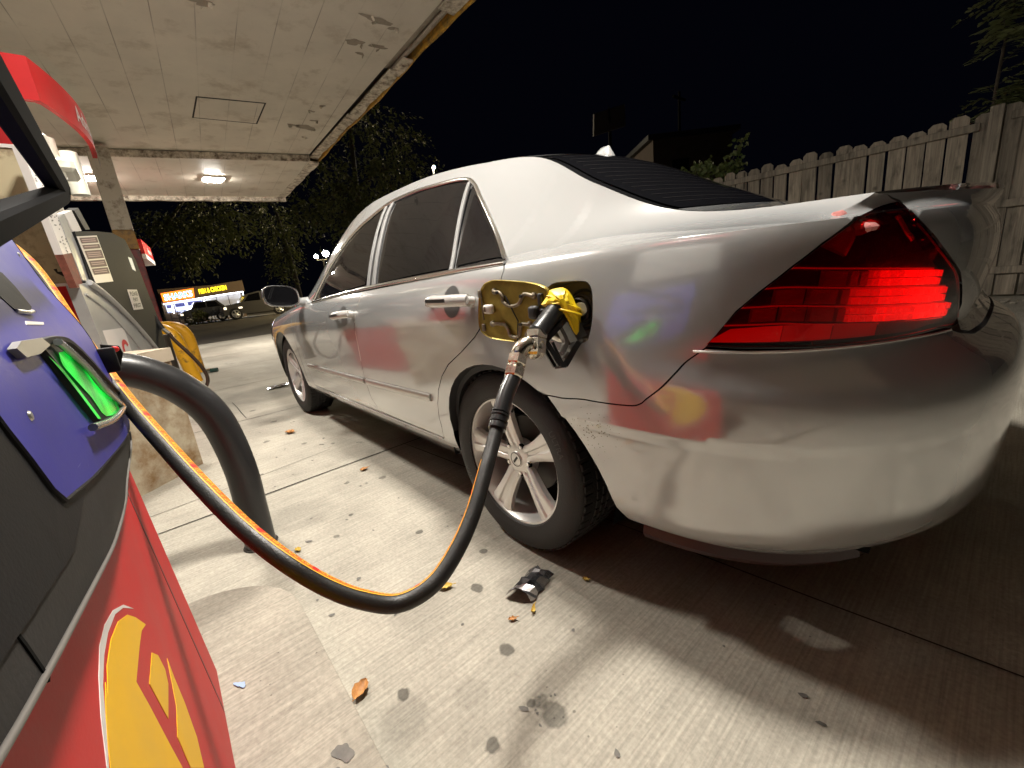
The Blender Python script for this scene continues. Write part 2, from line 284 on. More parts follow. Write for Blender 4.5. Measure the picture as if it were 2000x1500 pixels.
# ---- car outer skin: S(s,v)->xyz ; s runs from rear centre (s=-LR) along left side to front centre; v 0..1 sill->belt, 1..2 belt->top edge
XC,XF=-0.30,2.95
NR,NF=3.2,2.5
def _arc(n,A,W):
    t=np.linspace(0,np.pi/2,4001); x=A*np.sin(t)**(2/n); y=W*np.cos(t)**(2/n)
    L=np.concatenate([[0],np.cumsum(np.hypot(np.diff(x),np.diff(y)))]); return t,L
_tR,_LR=_arc(NR,.78,.885); LR=_LR[-1]
_tF,_LF=_arc(NF,.76,.885); LF=_LF[-1]
S1=XF-XC
def _sp(xs,ys):
    xs=np.array(xs,float);ys=np.array(ys,float)
    h=np.diff(xs);d=np.diff(ys)/h;m=np.zeros(len(xs));m[0]=d[0];m[-1]=d[-1]
    for i in range(1,len(xs)-1):
        w=(h[i]*d[i-1]+h[i-1]*d[i])/(h[i]+h[i-1]); m[i]=w
        if d[i-1]*d[i]<=0: m[i]=0
        else: m[i]=np.sign(w)*min(abs(w),3*abs(d[i-1]),3*abs(d[i]))
    def f(x):
        x=np.clip(np.asarray(x,float),xs[0],xs[-1]);i=np.clip(np.searchsorted(xs,x)-1,0,len(xs)-2)
        t=(x-xs[i])/h[i];a=ys[i];b=ys[i+1]
        return (2*t**3-3*t**2+1)*a+(t**3-2*t**2+t)*h[i]*m[i]+(-2*t**3+3*t**2)*b+(t**3-t**2)*h[i]*m[i+1]
    return f
# arclength-like coordinate q along side: use x for side, beyond corners use s offset
zbelt=_sp([-1.4,-.9,-.5,-.1,.84,1.72,2.2,2.95,3.4,4.2],[.968,.960,.962,.960,.935,.900,.875,.80,.74,.68])   # indexed by u = XC+s (unrolled x)
zlow =_sp([-1.9,-.9,-.55,-.40,-.30,.3,2.4,2.9,4.2],[.255,.262,.278,.280,.25,.22,.22,.24,.24])
# lower profile half width versus normalised height (z/zb*.96)
wlow=_sp([.18,.22,.25,.29,.33,.40,.52,.62,.72,.80,.87,.915,.945,.96],[.77,.80,.825,.853,.868,.878,.889,.897,.903,.902,.894,.882,.868,.856])
# rear reach below XC versus height
arear=_sp([.2,.26,.30,.36,.45,.55,.62,.665,.70,.73,.80,.88,.94,.975,1.02],[.625,.695,.735,.752,.759,.764,.757,.733,.690,.663,.667,.671,.664,.645,.60])
afront=_sp([.2,.3,.45,.6,.7,.8],[.68,.76,.78,.76,.72,.66])
# top edge, indexed by unrolled x
tey=_sp([XC-LR,-1.25,-1.05,-.86,-.455,-.2,.13,.4,.9,1.25,1.7,2.1,2.6,3.2,4.2],[.0,.45,.58,.655,.62,.565,.475,.51,.545,.57,.635,.70,.69,.64,.0])
tez=_sp([XC-LR,-1.25,-1.05,-.86,-.455,-.2,.13,.4,.9,1.25,1.7,2.1,2.6,3.2,4.2],[1.0,.995,.995,.998,1.045,1.16,1.325,1.368,1.405,1.398,1.27,1.00,.90,.83,.72])
conc=_sp([-.6,-.4,-.1,.3,.45],[.55,.6,.45,.06,0.])
nrz=_sp([.2,.45,.6,.75,1.0],[2.75,2.95,3.2,3.5,3.85])
def plan(s,z):
    s=np.asarray(s,float);z=np.asarray(z,float)
    u=XC+s
    zb=zbelt(u)
    W=wlow(z/zb*.96)*(1-.004*(np.clip(u,XC,XF)-1.2)**2)
    k=np.clip((.40-s)/.6,0,1);k=k*k*(3-2*k);g=np.clip((z-.585)/.20,0,1);g=g*g*(3-2*g)
    Wr=np.where(z>.55,.905-.30*(z-.55)**2,W+.0125*np.exp(-((z-.55)/.12)**2));W=W*(1-k)+k*Wr
    th=np.interp(-s,_LR,_tR)
    xr=XC-arear(z)*np.sin(np.maximum(th,0))**(2/nrz(z)); yr=W*np.maximum(np.cos(th),0)**(2/nrz(z))
    xr=xr-np.where(s<0,np.clip(z*4-2.4,.45,1)*.026*np.clip(1-(yr/.82)**2,0,1)**2,0)
    tf=np.interp(s-S1,_LF,_tF)
    xf=XF+afront(z)*np.sin(np.maximum(tf,0))**(2/NF); yf=W*np.cos(tf)**(2/NF)
    x=np.where(s<0,xr,np.where(s>S1,xf,u)); y=np.where(s<0,yr,np.where(s>S1,yf,W))
    return x,y
def S(s,v):
    s=np.asarray(s,float);v=np.asarray(v,float);s,v=np.broadcast_arrays(s,v)
    u=XC+s
    zb=zbelt(u);z0=zlow(u)
    zl=z0+(zb-z0)*np.clip(v,0,1)
    x,y=plan(s,zl)
    t=np.clip(v-1,0,1)
    ze=tez(u); ye=tey(u)
    # top edge x
    xe=np.where(s<0,np.where(u>-.86,u,-.86-(.13)*(1-(np.clip(ye,0,.655)/.655)**2)),np.where(s>S1,x-.05,u))
    c=conc(u)
    y1=(y+ye)/2+ c*(ye-y)*.35+np.clip(1-c,0,1)**2*.048*(u>-.2)*np.clip((2.3-u)/.6,0,1); z1=(zb+ze)/2-c*(ze-zb)*.5+ (1-c)*.012*(u>.0); x1=(x+xe)/2
    X=np.where(v>1,(1-t)**2*x+2*t*(1-t)*x1+t*t*xe,x)
    Y=np.where(v>1,(1-t)**2*y+2*t*(1-t)*y1+t*t*ye,y)
    Z=np.where(v>1,(1-t)**2*zb+2*t*(1-t)*z1+t*t*ze,zl)
    return np.stack([X,Y,Z],-1)

# roof skin between the two top edges: u along the car (u>=-.86), w=-1..1 across
crown=_sp([-1,-.86,-.455,-.2,.13,.4,.9,1.3,1.7,2.15,2.6,3.7],[.0,.012,.015,.02,.03,.035,.04,.04,.04,.035,.03,.0])
bow=_sp([-1,-.86,-.455,-.2,.13,.4,.9,1.3,1.7,2.15,2.6,3.3,3.7],[-.13,-.13,-.075,-.055,-.03,0,0,.05,.13,.22,.20,.25,.3])
def T(u,w):
    u=np.asarray(u,float);w=np.asarray(w,float);u,w=np.broadcast_arrays(u,w)
    k=1-w*w
    return np.stack([u+bow(u)*k,tey(u)*w,tez(u)+crown(u)*k],-1)
HY=_sp([.0,.60,.66,.72,.745,.83,.908,1.0,1.1,1.25],[1.765,1.757,1.748,1.740,1.740,1.745,1.755,1.786,1.81,1.86])
SGN = 1; TS = 1
# ------------------------------------------------------------------ ground
def concrete(name, col, broom=True, ang=0., dark=.55, bump=.35, spots=()):
    m = bpy.data.materials.new(name); m.use_nodes = True; N, L = nodes(m); b = N['Principled BSDF']; b.inputs['Roughness'].default_value = .82; b.inputs['Specular IOR Level'].default_value = .3
    tc = N.new('ShaderNodeTexCoord')
    def noise(sc, det=8, rg=.6, vec=None):
        n = N.new('ShaderNodeTexNoise'); n.inputs['Scale'].default_value = sc; n.inputs['Detail'].default_value = det; n.inputs['Roughness'].default_value = rg; L.new(vec or tc.outputs['Object'], n.inputs['Vector']); return n.outputs['Fac']
    def rng(x, a, b_, c, d):
        r = N.new('ShaderNodeMapRange'); L.new(x, r.inputs[0]); r.inputs[1].default_value = a; r.inputs[2].default_value = b_; r.inputs[3].default_value = c; r.inputs[4].default_value = d; return r.outputs[0]
    def mul(a, b_):
        x = N.new('ShaderNodeMath'); x.operation = 'MULTIPLY'; L.new(a, x.inputs[0]); L.new(b_, x.inputs[1]); return x.outputs[0]
    mp = N.new('ShaderNodeMapping'); mp.inputs['Rotation'].default_value = (0, 0, ang); mp.inputs['Scale'].default_value = (170, 4.5, 1); L.new(tc.outputs['Object'], mp.inputs['Vector'])
    br = noise(1, 3, .5, mp.outputs[0])
    v = mul(mul(mul(rng(noise(.55, 10, .65), .32, .68, .72, 1.12), rng(noise(4.5, 8, .7), .3, .7, .86, 1.10)), rng(noise(90, 3, .6), .25, .75, .80, 1.16)), rng(br, .3, .7, .80 if broom else .95, 1.12 if broom else 1.04))
    st = rng(noise(1.7, 12, .72), .60, .74, 1.0, dark); v = mul(v, st)
    pit = N.new('ShaderNodeTexVoronoi'); pit.inputs['Scale'].default_value = 34; L.new(tc.outputs['Object'], pit.inputs['Vector'])
    pm = noise(3.1, 4); th = rng(pm, .5, .75, .0, .17); lt = N.new('ShaderNodeMath'); lt.operation = 'LESS_THAN'; L.new(pit.outputs['Distance'], lt.inputs[0]); L.new(th, lt.inputs[1])
    v = mul(v, rng(lt.outputs[0], 0, 1, 1, .55))
    wn = N.new('ShaderNodeTexNoise'); wn.inputs['Scale'].default_value = 28; wn.inputs['Detail'].default_value = 5; L.new(tc.outputs['Object'], wn.inputs['Vector'])
    wa = N.new('ShaderNodeVectorMath'); wa.operation = 'MULTIPLY_ADD'; L.new(wn.outputs['Color'], wa.inputs[0]); wa.inputs[1].default_value = (.03, .03, 0); wa.inputs[2].default_value = (-.015, -.015, 0)
    ws = N.new('ShaderNodeVectorMath'); ws.operation = 'ADD'; L.new(wa.outputs[0], ws.inputs[0]); L.new(tc.outputs['Object'], ws.inputs[1])
    for (sx, sy, sr, dk) in spots:                        # old gum, oil drips and scuffs with a shape of their own
        ds = N.new('ShaderNodeVectorMath'); ds.operation = 'DISTANCE'; L.new(ws.outputs[0], ds.inputs[0]); ds.inputs[1].default_value = (sx, sy, 0)
        v = mul(v, rng(ds.outputs['Value'], sr*.72, sr*1.02, dk, 1))
    rgb = N.new('ShaderNodeMix'); rgb.data_type = 'RGBA'; rgb.blend_type = 'MULTIPLY'; rgb.inputs['Factor'].default_value = 1; rgb.inputs['A'].default_value = (*col, 1); L.new(v, rgb.inputs['B'])
    L.new(rgb.outputs['Result'], b.inputs['Base Color'])
    bp = N.new('ShaderNodeBump'); bp.inputs['Strength'].default_value = bump; bp.inputs['Distance'].default_value = .004
    ad = N.new('ShaderNodeMath'); ad.operation = 'ADD'; L.new(br, ad.inputs[0]); L.new(noise(60, 6, .7), ad.inputs[1]); L.new(ad.outputs[0], bp.inputs['Height']); L.new(bp.outputs[0], b.inputs['Normal'])
    return m
SPOTS = [(-0.215, 1.415, 0.0185, 0.36), (-0.3, 1.165, 0.0228, 0.36), (-0.455, 1.335, 0.0181, 0.36), (-0.06, 1.085, 0.0209, 0.36), (0.07, 0.965, 0.0181, 0.36), (0.36, 1.06, 0.0162, 0.36), (0.72, 1.2, 0.0142, 0.36), (0.83, 1.52, 0.0199, 0.36), (0.52, 1.66, 0.0142, 0.5), (0.6, 1.3, 0.0138, 0.5), (1.05, 1.1, 0.0171, 0.5), (1.9, 1.08, 0.0209, 0.5), (2.2, 1.25, 0.0242, 0.5), (1.72, 0.95, 0.0152, 0.5), (3.3, 1.15, 0.0309, 0.5), (2.7, 1.1, 0.0256, 0.5), (-0.5, 1.2, 0.0309, 0.5), (0.95, 0.95, 0.0199, 0.5), (-0.46, 1.2, 0.02, 0.6), (-0.447, 1.215, 0.012, 0.45), (-0.27, 1.44, 0.06, 0.82), (-0.33, 1.3, 0.045, 0.85), (0.02, 1.25, 0.1, 0.88), (2.9, 1.0, 0.3, 0.75), (0.9, 1.35, 0.16, 0.85), (4.0, 0.9, 0.5, 0.7)]
M['concrete'] = concrete('broomed concrete', (.39, .36, .302), ang=.16, spots=SPOTS)
M['island'] = concrete('island concrete', (.36, .325, .27), ang=-.1, dark=.6)
M['asphalt'] = mat('worn asphalt', (.055, .045, .036), rough=.85, noise=.35, nscale=3, bump=.4, bscale=50)
M['joint'] = mat('joint dirt', (.035, .03, .025), rough=.95)
M['gum'] = mat('old gum and oil', (.12, .112, .10), rough=.7, noise=.3, nscale=40)
M['smear'] = mat('tyre scuff', (.17, .155, .13), rough=.8)
def blob(cx, cy, rx, ry, ang, z, rough=.25, n=26, seed=0):
    r = random.Random(seed); ph = [r.uniform(0, 6.28) for _ in range(6)]; out = []
    for i in range(n):
        a = 2*math.pi*i/n; k = 1+rough*sum(math.sin((j+2)*a+ph[j])/(j+2) for j in range(6)); x, y = rx*k*math.cos(a), ry*k*math.sin(a)
        out.append((cx+x*math.cos(ang)-y*math.sin(ang), cy+x*math.sin(ang)+y*math.cos(ang), z))
    return out
def build_ground():
    mb = MB(); mb.add([(-120, -120, 0), (160, -120, 0), (160, 120, 0), (-120, 120, 0)], [(0, 1, 2, 3)])
    # slab joints (dark grooves) and stains belong to the ground sheet
    def joint(a, b, wd=.006):
        d = (Vector(b)-Vector(a)); n = Vector((-d.y, d.x)).normalized(); k = max(2, int(d.length/.25)); r = random.Random(int(a[0]*100))
        vs = []
        for i in range(k+1):
            c = Vector(a)+d*i/k; h = wd*(.6+.7*r.random()); j = n*(r.random()-.5)*.006; vs += [(*(c+j-n*h), .003), (*(c+j+n*h), .003)]
        mb.add(vs, [(2*i, 2*i+1, 2*i+3, 2*i+2) for i in range(k)], 1)
    joint((1.26, 2.6), (1.37, -6.5), .005); joint((1.50, 1.9), (1.62, 1.0), .002); joint((3.02, 2.6), (2.92, -6.5), .004); joint((-2.4, 2.6), (-2.3, -6.5), .004)
    joint((4.9, 2.6), (4.7, -6.5), .005); joint((6.9, 2.6), (6.6, -6.5), .006); joint((9.2, 2.6), (8.8, -6.5), .01)
    joint((-3, -3.0), (12, -3.2), .004); joint((3.9, 1.23), (3.05, 1.24), .003); joint((-1.6, .42), (1.3, .66), .0025)
    r = random.Random(5)
    for i in range(130):
        x = r.uniform(-.9, 7); y = r.uniform(.75, 1.6) if x < 4 else r.uniform(-.5, 1.9); s = r.uniform(.002, .007)
        p = blob(x, y, s*r.uniform(1, 2.2), s, r.uniform(0, 3), .0022, .3, 9, i+50); mb.add(p, [tuple(range(len(p)))], 2)
    for i in range(10):
        x = -.46+r.gauss(0, .016); y = 1.205+r.gauss(0, .02); s = r.uniform(.0015, .003); p = blob(x, y, s*1.5, s, r.uniform(0, 3), .0024+.00001*i, .4, 9, i+900); mb.add(p, [tuple(range(len(p)))], 2)
    for i in range(0):
        x = -.255-.006*i; y = 1.235-.006*i; p = blob(x, y, .004, .002, .6, .0021+.00002*i, .4, 9, i+700); mb.add(p, [tuple(range(len(p)))], 2)
    g = mb.build('ground', [M['concrete'], M['joint'], M['gum']], smooth=0, fix=False); tag(g, 'pale broomed concrete forecourt', kind='structure')
    mb = MB(); mb.add([(13.5, -60, .004), (34, -60, .004), (31, 60, .004), (13.2, 60, .004)], [(0, 1, 2, 3)]); tag(mb.build('road', M['asphalt'], smooth=0, fix=False), 'dark asphalt road behind the forecourt', kind='structure')
    mb = MB()
    x0, x1, y0, y1, rr = -3.2, .47, 1.523, 2.75, .27
    pts = [(x0, y0)]
    pts += [(x1-rr+rr*math.cos(a), y0+rr+rr*math.sin(a)) for a in np.linspace(-math.pi/2, 0, 12)]+[(x1-rr+rr*math.cos(a), y1-rr+rr*math.sin(a)) for a in np.linspace(0, math.pi/2, 12)]+[(x0, y1)]
    n = len(pts); c = Vector((-1, 2.1))
    rings = [(pts, -.02), (pts, .072)]+[([tuple(Vector(p)+(c-Vector(p)).normalized()*k) for p in pts], z) for k, z in ((.003, .078), (.010, .080))]
    vs = [(p[0], p[1], z) for q, z in rings for p in q]
    mb.add(vs, [(r_*n+i, r_*n+(i+1) % n, (r_+1)*n+(i+1) % n, (r_+1)*n+i) for r_ in range(3) for i in range(n)]+[tuple(3*n+i for i in range(n))])
    for (x, y, rx, ry, i) in ((-.31, 1.575, .022, .015, 1), (-.335, 1.60, .012, .010, 2)): p = blob(x, y, rx, ry, .3, .0815, .3, seed=i); mb.add(p, [tuple(range(len(p)))], 1)
    tag(mb.build('pavement', [M['island'], M['gum']], smooth=40), 'raised concrete pump island kerb with rounded end', kind='structure')
    # gravel at the foot of the fence
    mb = MB(); r = random.Random(11)
    for i in range(420):
        x = r.uniform(-4, 5); y = -6.15+abs(r.gauss(0, .22)); s = r.uniform(.008, .028); mb.sphere((x, y, s*.4), s, 6, 4, 0, (r.uniform(.7, 1.3), r.uniform(.7, 1.3), r.uniform(.5, .8)))
    tag(mb.build('gravel', mat('fence foot gravel', (.30, .27, .22), rough=.9, noise=.5, nscale=9), smooth=0), 'loose gravel and debris along the foot of the fence', 'gravel', kind='stuff')
# ------------------------------------------------------------------ canopy
def ceiling_mat():
    m = mat('stained white soffit', (.65, .59, .495), rough=.55, noise=.10, nscale=1.2, dirt=(.46, .39, .30), dirt_amt=.40, dirt_scale=2.2)
    N, L = nodes(m); b = N['Principled BSDF']; old = b.inputs['Base Color'].links[0].from_socket; tc = N.new('ShaderNodeTexCoord')
    d = N.new('ShaderNodeVectorMath'); d.operation = 'DOT_PRODUCT'; d.inputs[1].default_value = (.09, 1, 0); L.new(tc.outputs['Object'], d.inputs[0])
    md = N.new('ShaderNodeMath'); md.operation = 'FLOORED_MODULO'; md.inputs[1].default_value = .34; L.new(d.outputs['Value'], md.inputs[0])
    lt = N.new('ShaderNodeMath'); lt.operation = 'LESS_THAN'; lt.inputs[1].default_value = .009; L.new(md.outputs[0], lt.inputs[0])
    n = N.new('ShaderNodeTexNoise'); n.inputs['Scale'].default_value = 1.3; n.inputs['Detail'].default_value = 6; L.new(tc.outputs['Object'], n.inputs['Vector'])
    mr = N.new('ShaderNodeMapRange'); mr.inputs[1].default_value = .4; mr.inputs[2].default_value = .62; mr.inputs[3].default_value = .06; mr.inputs[4].default_value = .6; L.new(n.outputs['Fac'], mr.inputs[0])
    mu = N.new('ShaderNodeMath'); mu.operation = 'MULTIPLY'; L.new(lt.outputs[0], mu.inputs[0]); L.new(mr.outputs[0], mu.inputs[1])
    mx = N.new('ShaderNodeMix'); mx.data_type = 'RGBA'; L.new(mu.outputs[0], mx.inputs['Factor']); L.new(old, mx.inputs['A']); mx.inputs['B'].default_value = (.13, .09, .06, 1); L.new(mx.outputs['Result'], b.inputs['Base Color'])
    bp = N.new('ShaderNodeBump'); bp.inputs['Strength'].default_value = .5; bp.inputs['Distance'].default_value = .004; bp.invert = True; L.new(lt.outputs[0], bp.inputs['Height']); L.new(bp.outputs[0], b.inputs['Normal'])
    return m
def build_canopy():
    can = thing('canopy', (2, 2, 3.6), 'weathered white forecourt canopy with peeling soffit and yellow edge', 'canopy')
    M['soffit'] = ceiling_mat()
    M['weather'] = mat('weathered white trim', (.62, .55, .44), rough=.6, dirt=(.12, .08, .05), dirt_amt=.75, dirt_scale=9, noise=.15, nscale=5)
    M['bare'] = mat('bare soffit patch', (.33, .28, .22), rough=.7, noise=.2, nscale=12)
    M['yellowedge'] = mat('yellow fascia', (.50, .27, .03), rough=.5, dirt=(.12, .08, .03), dirt_amt=.55, dirt_scale=7)
    Z = 3.6; ey = lambda x: -1.43-.0345*(x-2.87)
    # soffit near section, drop, far section
    mb = MB(); st0, st1 = (8.2, ey(8.2)+.16), (9.9, 7.)
    near = [(-7, ey(-7)+.16), st0, st1, (-7, 7)]
    mb.prism([(x, y, Z) for x, y in near], (0, 0, .08)); mb.build('soffit', M['soffit'], can, smooth=0)
    ZF = 3.49; far = [(8.2, ey(8.2)+.16), (11.52, ey(11.5)+.12), (12.25, 7), (9.9, 7)]
    mb = MB(); mb.prism([(x, y, ZF) for x, y in far], (0, 0, .08)); s2 = mb.build('soffit', M['soffit'], can, smooth=0)
    mb = MB(); d = Vector((1.7, 7-st0[1], 0)).normalized(); nrm = Vector((-d.y, d.x, 0))
    a = Vector((*st0, ZF-.012)); b = Vector((*st1, ZF-.012)); mb.prism([a+nrm*.03, b+nrm*.03, b-nrm*.002, a-nrm*.002], (0, 0, .11)); mb.build('soffit_step', M['weather'], can, smooth=0)
    # outer deck and fascia
    mb = MB(); mb.prism([(-7, ey(-7), 3.70), (11.6, ey(11.6), 3.70), (12.35, 7, 3.70), (-7, 7, 3.70)], (0, 0, .35)); mb.build('roof', mat('roof deck', (.08, .075, .07), rough=.8), can, smooth=0)
    xs = np.linspace(-7, 11.6, 120); mb = MB(); r = random.Random(2); vs = []
    for x in xs:
        sag = .012*math.sin(x*2.1)+.006*math.sin(x*7); y = ey(x)
        vs += [(x, y-.055, 4.0), (x, y-.055+.3*sag, Z-.065+sag), (x, y-.03+.3*sag, Z-.065+sag), (x, y-.03, 4.0)]
    mb.add(vs, [(4*i+j, 4*i+(j+1) % 4, 4*i+4+(j+1) % 4, 4*i+4+j) for i in range(len(xs)-1) for j in range(4)]); mb.build('yellow_fascia', M['yellowedge'], can, smooth=0)
    mb = MB()
    def trim(x0, x1, w0, w1, z0, tilt=0):
        n = 16; vs = []
        for i in range(n+1):
            x = x0+(x1-x0)*i/n; j = .006*math.sin(x*5)+.004*math.sin(x*13); y = ey(x)
            vs += [(x, y+w0+j, z0+j+tilt*i/n), (x, y+w1+j*.6, z0+.02+tilt*i/n), (x, y+w1, z0+.035), (x, y+w0, z0+.03)]
        mb.add(vs, [(4*i+j, 4*i+(j+1) % 4, 4*i+4+(j+1) % 4, 4*i+4+j) for i in range(n) for j in range(4)]+[(0, 1, 2, 3), (4*n+3, 4*n+2, 4*n+1, 4*n)])
    trim(-7, 3.05, -.02, .16, Z-.055); trim(4.02, 4.45, -.035, .10, Z-.075, .01); trim(4.38, 6.0, -.02, .12, Z-.06); trim(5.95, 8.3, -.015, .135, Z-.05); trim(8.25, 11.55, -.02, .15, Z-.13)
    mb.build('edge_trim', M['weather'], can, smooth=0)
    mb = MB(); mb.prism([(2.9, ey(2.9)-.02, Z+.03), (4.5, ey(4.5)-.02, Z+.03), (4.5, ey(4.5)+.15, Z+.03), (2.9, ey(2.9)+.15, Z+.03)], (0, 0, .02)); mb.tube([(2.9, ey(2.9)+.06, Z+.0), (4.5, ey(4.5)+.06, Z-.005)], .022, 8); mb.build('gutter_recess', M['bare'], can, smooth=0)
    mb = MB(); f0 = Vector((11.52, ey(11.52)-.03, 0)); f1 = Vector((12.25, 7, 0)); k = 40; vs = []
    for i in range(k+1):
        c = f0+(f1-f0)*i/k; j = .008*math.sin(i*1.7)
        vs += [(c.x-.02, c.y, ZF+.02), (c.x-.02+j*.2, c.y, ZF-.095+j), (c.x+.06, c.y, ZF-.10+j), (c.x+.06, c.y, 4.0)]
    mb.add(vs, [(4*i+j, 4*i+(j+1) % 4, 4*i+4+(j+1) % 4, 4*i+4+j) for i in range(k) for j in range(4)]); mb.build('end_trim', M['weather'], can, smooth=0)
    # peeled paint: bare islands with lifted flakes
    r = random.Random(9)
    for i, (x, y, rx, ry, n) in enumerate([(3.56, -.86, .05, .16, 2), (3.62, -1.05, .03, .05, 1), (4.05, -.80, .06, .10, 1), (4.02, -1.06, .04, .10, 2), (4.25, -.94, .03, .05, 1), (6.78, -1.02, .10, .16, 3), (6.75, -.82, .03, .12, 2), (6.45, -1.05, .03, .06, 1), (6.1, -.92, .03, .05, 1), (5.85, -1.0, .03, .05, 1), (7.25, -1.12, .03, .06, 1), (4.05, .60, .05, .10, 2)]):
        mb = MB(); p = blob(x, y, rx, ry, r.uniform(-.3, .3), Z-.003, .35, seed=i+30); mb.add(p, [tuple(range(len(p)))]); bp_ = mb.build('bare_patch', M['bare'], can, smooth=0)
        for k in range(n):
            a = r.uniform(0, 6.28); q = Vector((x+rx*.8*math.cos(a), y+ry*.8*math.sin(a), Z-.004)); d = Vector((math.cos(a+1.2), math.sin(a+1.2), 0))*r.uniform(.03, .06); e = Vector((-math.sin(a+1.2), math.cos(a+1.2), 0))*r.uniform(.02, .035)
            fk = MB(); fk.add([q, q+d, q+d+e*.7+Vector((0, 0, -.035)), q+e+Vector((0, 0, -.03))], [(0, 1, 2, 3)]); fk.build('paint_flake', M['weather'], bp_, smooth=0)
    # blanking plate where a lamp used to be
    mb = MB(); pl = [(6.20, .48), (6.08, -.28), (6.86, -.31), (6.92, .47)]; mb.prism([(x, y, Z-.006) for x, y in pl], (0, 0, .012)); pt = mb.build('blanking_plate', M['soffit'], can, smooth=0)
    mb = MB(); pl2 = [(6.17, .50), (6.05, -.30), (6.89, -.335), (6.955, .49)]; mb.prism([(x, y, Z-.003) for x, y in pl2], (0, 0, .002)); mb.build('plate_gap', M['joint'], can, smooth=0)
    # lamps
    warm = (1.0, .945, .85); M['diffuser'] = emat('canopy lamp glass', warm, LAMP_W)
    M['lampframe'] = mat('lamp frame', (.55, .5, .42), rough=.5)
    spots = [(9.93, -.03, 3.49, 'recessed canopy lamp glowing on the far soffit, left of the canopy corner'), (10.24, 1.93, 3.49, 'recessed canopy lamp glowing beside the flaking column'),
             (2.5, 1.80, 3.6, 'recessed canopy lamp above the second fuel pump'), (.1, .75, 3.6, 'recessed canopy lamp above the silver saloon')]
    first = None
    for x, y, z, lab in spots:
        if first is None:
            t = thing('canopy_lamp', (x, y, z), lab, 'ceiling lamp', 'square lamps set in the canopy')
            mb = MB(); s = .17
            for a in range(4):
                R = Matrix.Rotation(a*math.pi/2, 3, 'Z'); mb.box(Vector((x, y, z-.012))+R @ Vector((s+.015, 0, 0)), (.03, 2*s+.06-.03*(a % 2)*2, .022), R=R)
            mb.build('lamp_frame', M['lampframe'], t, smooth=0)
            mb = MB(); k_ = s*.8; mb.add([(x-s, y-s, z-.012), (x-s, y+s, z-.012), (x+s, y+s, z-.012), (x+s, y-s, z-.012), (x-k_, y-k_, z-.042), (x-k_, y+k_, z-.042), (x+k_, y+k_, z-.042), (x+k_, y-k_, z-.042)], [(4, 5, 6, 7), (0, 1, 5, 4), (1, 2, 6, 5), (2, 3, 7, 6), (3, 0, 4, 7)]); mb.build('diffuser', M['diffuser'], t, smooth=0, fix=False)
            first = t; o0 = Vector((x, y, z))
        else:
            c = copy_tree(first, Vector((x, y, z))-o0); c['label'] = lab
            if x == 2.5:                                  # set dimmer to balance the ground shadows against the other lamp
                for ch in c.children:
                    if ch.name.startswith('diffuser'): ch.data = ch.data.copy(); ch.data.materials[0] = emat('dimmed canopy lamp glass', warm, LAMP_W*.75)
    # column
    col = thing('canopy_column', (8.55, 1.56, 0), 'flaking square canopy column, white above ochre above red', 'column')
    cx, cy, hw = 8.55, 1.625, .135
    cm = [mat('flaking white paint', (.50, .44, .35), rough=.6, dirt=(.16, .11, .07), dirt_amt=.5, dirt_scale=6), mat('ochre paint band', (.34, .18, .03), rough=.55, dirt=(.1, .06, .03), dirt_amt=.6, dirt_scale=6), mat('red column paint', (.20, .02, .018), rough=.5, dirt=(.05, .02, .015), dirt_amt=.7, dirt_scale=5)]
    for i, (z0, z1) in enumerate(((2.30, 3.52), (2.00, 2.30), (0, 2.00))):
        mb = MB(); mb.bbox((cx, cy, (z0+z1)/2), (2*hw, 2*hw, z1-z0), .012, seg=1)
        mb.build(('column_shaft', 'ochre_band', 'red_base')[i], cm[i], col, smooth=0)
